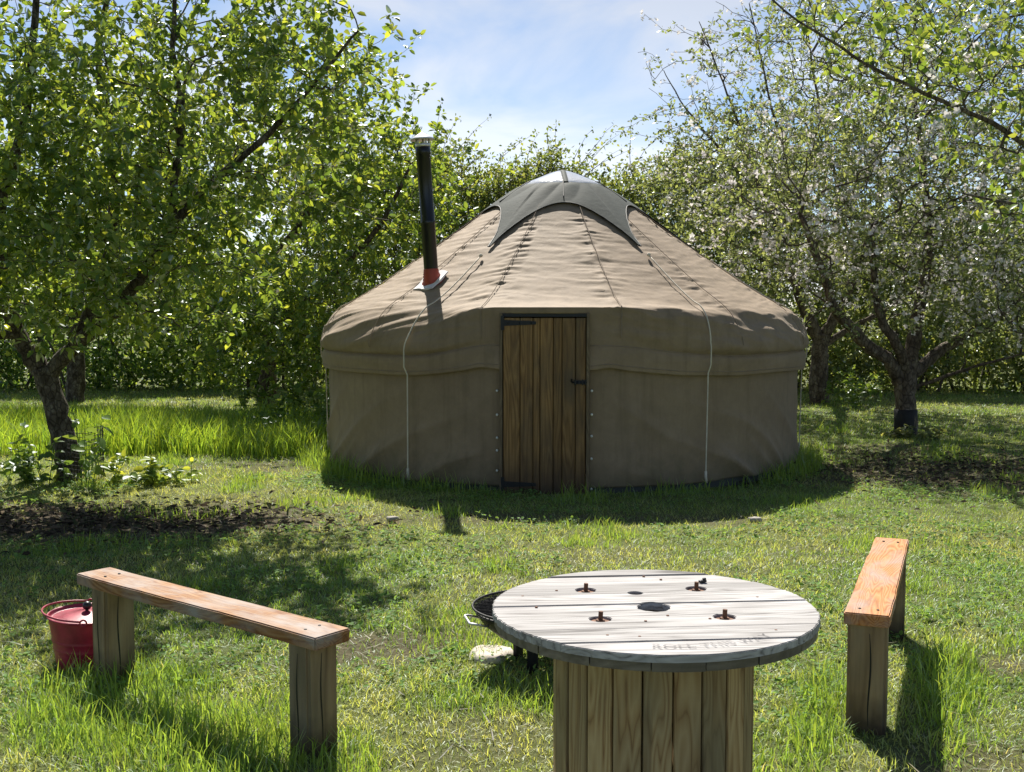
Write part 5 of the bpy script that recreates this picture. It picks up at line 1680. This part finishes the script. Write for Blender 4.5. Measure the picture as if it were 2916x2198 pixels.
hf2 = lambda x: 3.0 + 0.4 * np.sin(x * 0.7 + 2) + 0.2 * np.sin(x * 2.1)
hedge('hedge', 'shaded hedge behind the meadow grass at the far left', -15.5, -4.5, 24.0, 0.9, hf2, 52000, 202, PAL_L, 0.12, 40)
hf3 = lambda x: 3.4 + 0.4 * np.sin(x * 0.8) + 0.2 * np.sin(x * 2.6)
hedge('hedge', 'dark hedge behind the blossoming trees at the far right', 6.0, 14.5, 23.2, 0.9, hf3, 56000, 203, PAL_H, 0.11, 40)

# undergrowth below the second tree, left of the yurt
def weeds(name, label, cx_, cy_, rx, ry, hmax, n, leaf, pal, seed, group='weeds', singles=0, mat=None):
    rs = np.random.default_rng(seed)
    t = empty(name, (cx_, cy_, 0)); tag(t, label, 'weeds', group)
    k = max(5, n // 16)
    st = np.stack([rs.normal(0, rx * 0.5, k), rs.normal(0, ry * 0.5, k), np.full(k, -0.02)], -1)
    top = st + np.stack([rs.normal(0, 0.09, k), rs.normal(0, 0.09, k), hmax * rs.uniform(0.35, 1.0, k)], -1)
    V, F = seg_tubes(st, top, np.full(k, 0.005), np.full(k, 0.0025), 4)
    T = np.tile(np.array([[0.10, 0.16, 0.05]]), (len(V), 1))
    tag(link('stalks', np_mesh('stalks', V, F, T), M_grass, t), kind='stuff')
    w = rs.integers(0, k, n); f = rs.uniform(0.15, 1.05, n)[:, None]
    P = st[w] * (1 - f) + top[w] * f
    ax = rs.normal(0, 1, (n, 3)); ax[:, 2] *= 0.4; ax /= np.linalg.norm(ax, axis=1, keepdims=True)
    nrm = np.array([0, 0, 1.0]) + rs.normal(0, 0.45, (n, 3))
    L_ = leaf * rs.uniform(0.5, 1.25, n)
    tint = np.array(pal)[rs.integers(0, len(pal), n)] * rs.uniform(0.8, 1.25, n)[:, None]
    sel = np.zeros(n, bool); sel[:singles] = True
    if not sel.all():
        V, F, T = leaves_mesh(P[~sel], ax[~sel], nrm[~sel], L_[~sel], tint[~sel], 1.1)
        o = link('weed_leaves', np_mesh('weed_leaves', V, F, T), M_leaf, t); tag(o, kind='stuff')
    a, b, c = rot_frames(ax[sel], nrm[sel])
    for q, (p, l) in enumerate(zip(P[sel], L_[sel])):
        m4 = Matrix(((a[q, 0] * l, b[q, 0] * l, c[q, 0] * l, p[0]), (a[q, 1] * l, b[q, 1] * l, c[q, 1] * l, p[1]), (a[q, 2] * l, b[q, 2] * l, c[q, 2] * l, p[2]), (0, 0, 0, 1)))
        lo = bpy.data.objects.new('leaf', LEAF_ME[q % 3]); COL.objects.link(lo); lo.parent = t; lo.matrix_local = m4
    return t
weeds('weed_clump', 'sunlit clump of broad leaved weeds right of the leaning trunk', -3.32, 10.95, 0.55, 0.28, 0.30, 260, 0.10, PAL_L[1:], 301, singles=70)
weeds('weed_clump', 'dark weeds and ivy crowding the foot of the leaning trunk', -4.60, 10.95, 0.34, 0.25, 0.55, 300, 0.10, PAL_L[:2], 302, singles=60)
weeds('ivy_sapling', 'thin sapling with heart shaped leaves standing against the leaning trunk', -3.93, 10.75, 0.16, 0.08, 1.05, 46, 0.13, PAL_L[:2], 303, singles=46)
weeds('weed_clump', 'low leafy weeds at the foot of the black wrapped apple trunk', 5.15, 14.85, 0.55, 0.22, 0.22, 240, 0.09, PAL_R[:3], 304)
weeds('weed_clump', 'leafy weeds at the foot of the farther apple tree', 5.75, 19.6, 0.6, 0.25, 0.7, 260, 0.10, PAL_L[1:3], 305)
weeds('weed_clump', 'shaded nettles under the tree behind the yurt at left', -3.3, 17.2, 1.3, 0.6, 0.85, 900, 0.11, PAL_L[:3], 306)
weeds('weed_clump', 'shaded nettles where the meadow grass meets the yurt wall', -2.75, 15.3, 0.55, 0.9, 0.65, 420, 0.11, PAL_L[:3], 307)

# black mesh guard round the leaning trunk
mg = empty('mesh_guard', (-4.27, 11.12, 0)); tag(mg, 'loose black plastic mesh guard around the leaning trunk', 'trunk guard')
M_mesh = plain('black_mesh', (0.012, 0.013, 0.013), 0.6)
m_ = MB(); arc_ = np.linspace(R(-75), R(70), 20)
rg = lambda a: 0.27 + 0.05 * math.sin(2 * a)
for z in np.linspace(0.03, 0.50, 13):
    m_.tube([(rg(a) * math.cos(a), rg(a) * math.sin(a), z + 0.02 * math.sin(3 * a)) for a in arc_], 0.003, 4)
m_.build('mesh_wires', M_mesh, mg); mg.children[-1]['kind'] = 'stuff'
m_ = MB()
for a in arc_:
    m_.tube([(rg(a) * math.cos(a), rg(a) * math.sin(a), 0.0 + 0.02 * math.sin(3 * a)), (rg(a) * math.cos(a), rg(a) * math.sin(a), 0.51 + 0.02 * math.sin(3 * a))], 0.003, 4)
m_.build('mesh_uprights', M_mesh, mg); mg.children[-1]['kind'] = 'stuff'

# leaf litter and twigs on the bare earth
def litter(name, label, cx_, cy_, rx, ry, n, seed):
    rs = np.random.default_rng(seed)
    x = cx_ + rs.normal(0, rx * 0.5, n); y = cy_ + rs.normal(0, ry * 0.5, n)
    P = np.stack([x, y, gh(x, y) + 0.015 + 0.02 * rs.random(n)], -1)
    ax = rs.normal(0, 1, (n, 3)); ax[:, 2] *= 0.25
    nrm = np.array([0, 0, 1.0]) + rs.normal(0, 0.5, (n, 3))
    pal = np.array([(0.05, 0.038, 0.028), (0.12, 0.09, 0.06), (0.22, 0.17, 0.11), (0.10, 0.11, 0.05)])
    V, F, T = leaves_mesh(P, ax, nrm, 0.055 * rs.uniform(0.5, 1.6, n), pal[rs.integers(0, 4, n)] * rs.uniform(0.7, 1.2, n)[:, None], 0.7)
    o = link(name, np_mesh(name, V, F, T), M_litter); tag(o, label, 'litter', kind='stuff')
litter('leaf_litter', 'dark leaf litter on the bare earth under the left tree', -3.7, 9.0, 2.4, 0.9, 2600, 401)
litter('leaf_litter', 'leaf litter scattered on the thin grass right of the yurt', 4.8, 11.8, 2.2, 1.6, 2000, 402)

# clover, plantain and daisies' leaves lying low in the turf
x, y = scatter(3.2, 11.5, 260)
cl = fbm(x * 1.3 + 7, y * 1.3, 91, 3)
k = (cl > 0.12) & (rng.random(len(x)) < 0.75) & ~inside_yurt(x, y) & (bare(x, y) < 0.6)
x, y = x[k], y[k]
x = np.repeat(x, 3) + rng.normal(0, 0.012, len(x) * 3); y = np.repeat(y, 3) + rng.normal(0, 0.012, len(y) * 3); n = len(x)
P = np.stack([x, y, gh(x, y) + 0.018 + 0.02 * rng.random(n)], -1)
ax = rng.normal(0, 1, (n, 3)); ax[:, 2] = np.abs(ax[:, 2]) * 0.3
V, F, T = leaves_mesh(P, ax, np.array([0, 0, 1.0]) + rng.normal(0, 0.3, (n, 3)), 0.020 * rng.uniform(0.6, 1.5, n) * (1 + 0.03 * y), np.array([0.085, 0.145, 0.045]) * rng.uniform(0.7, 1.4, n)[:, None], 1.2)
o = link('lawn_weeds', np_mesh('lawn_weeds', V, F, T), M_grass)
tag(o, 'low clover and plantain leaves growing among the lawn grass', 'lawn weeds', kind='stuff')
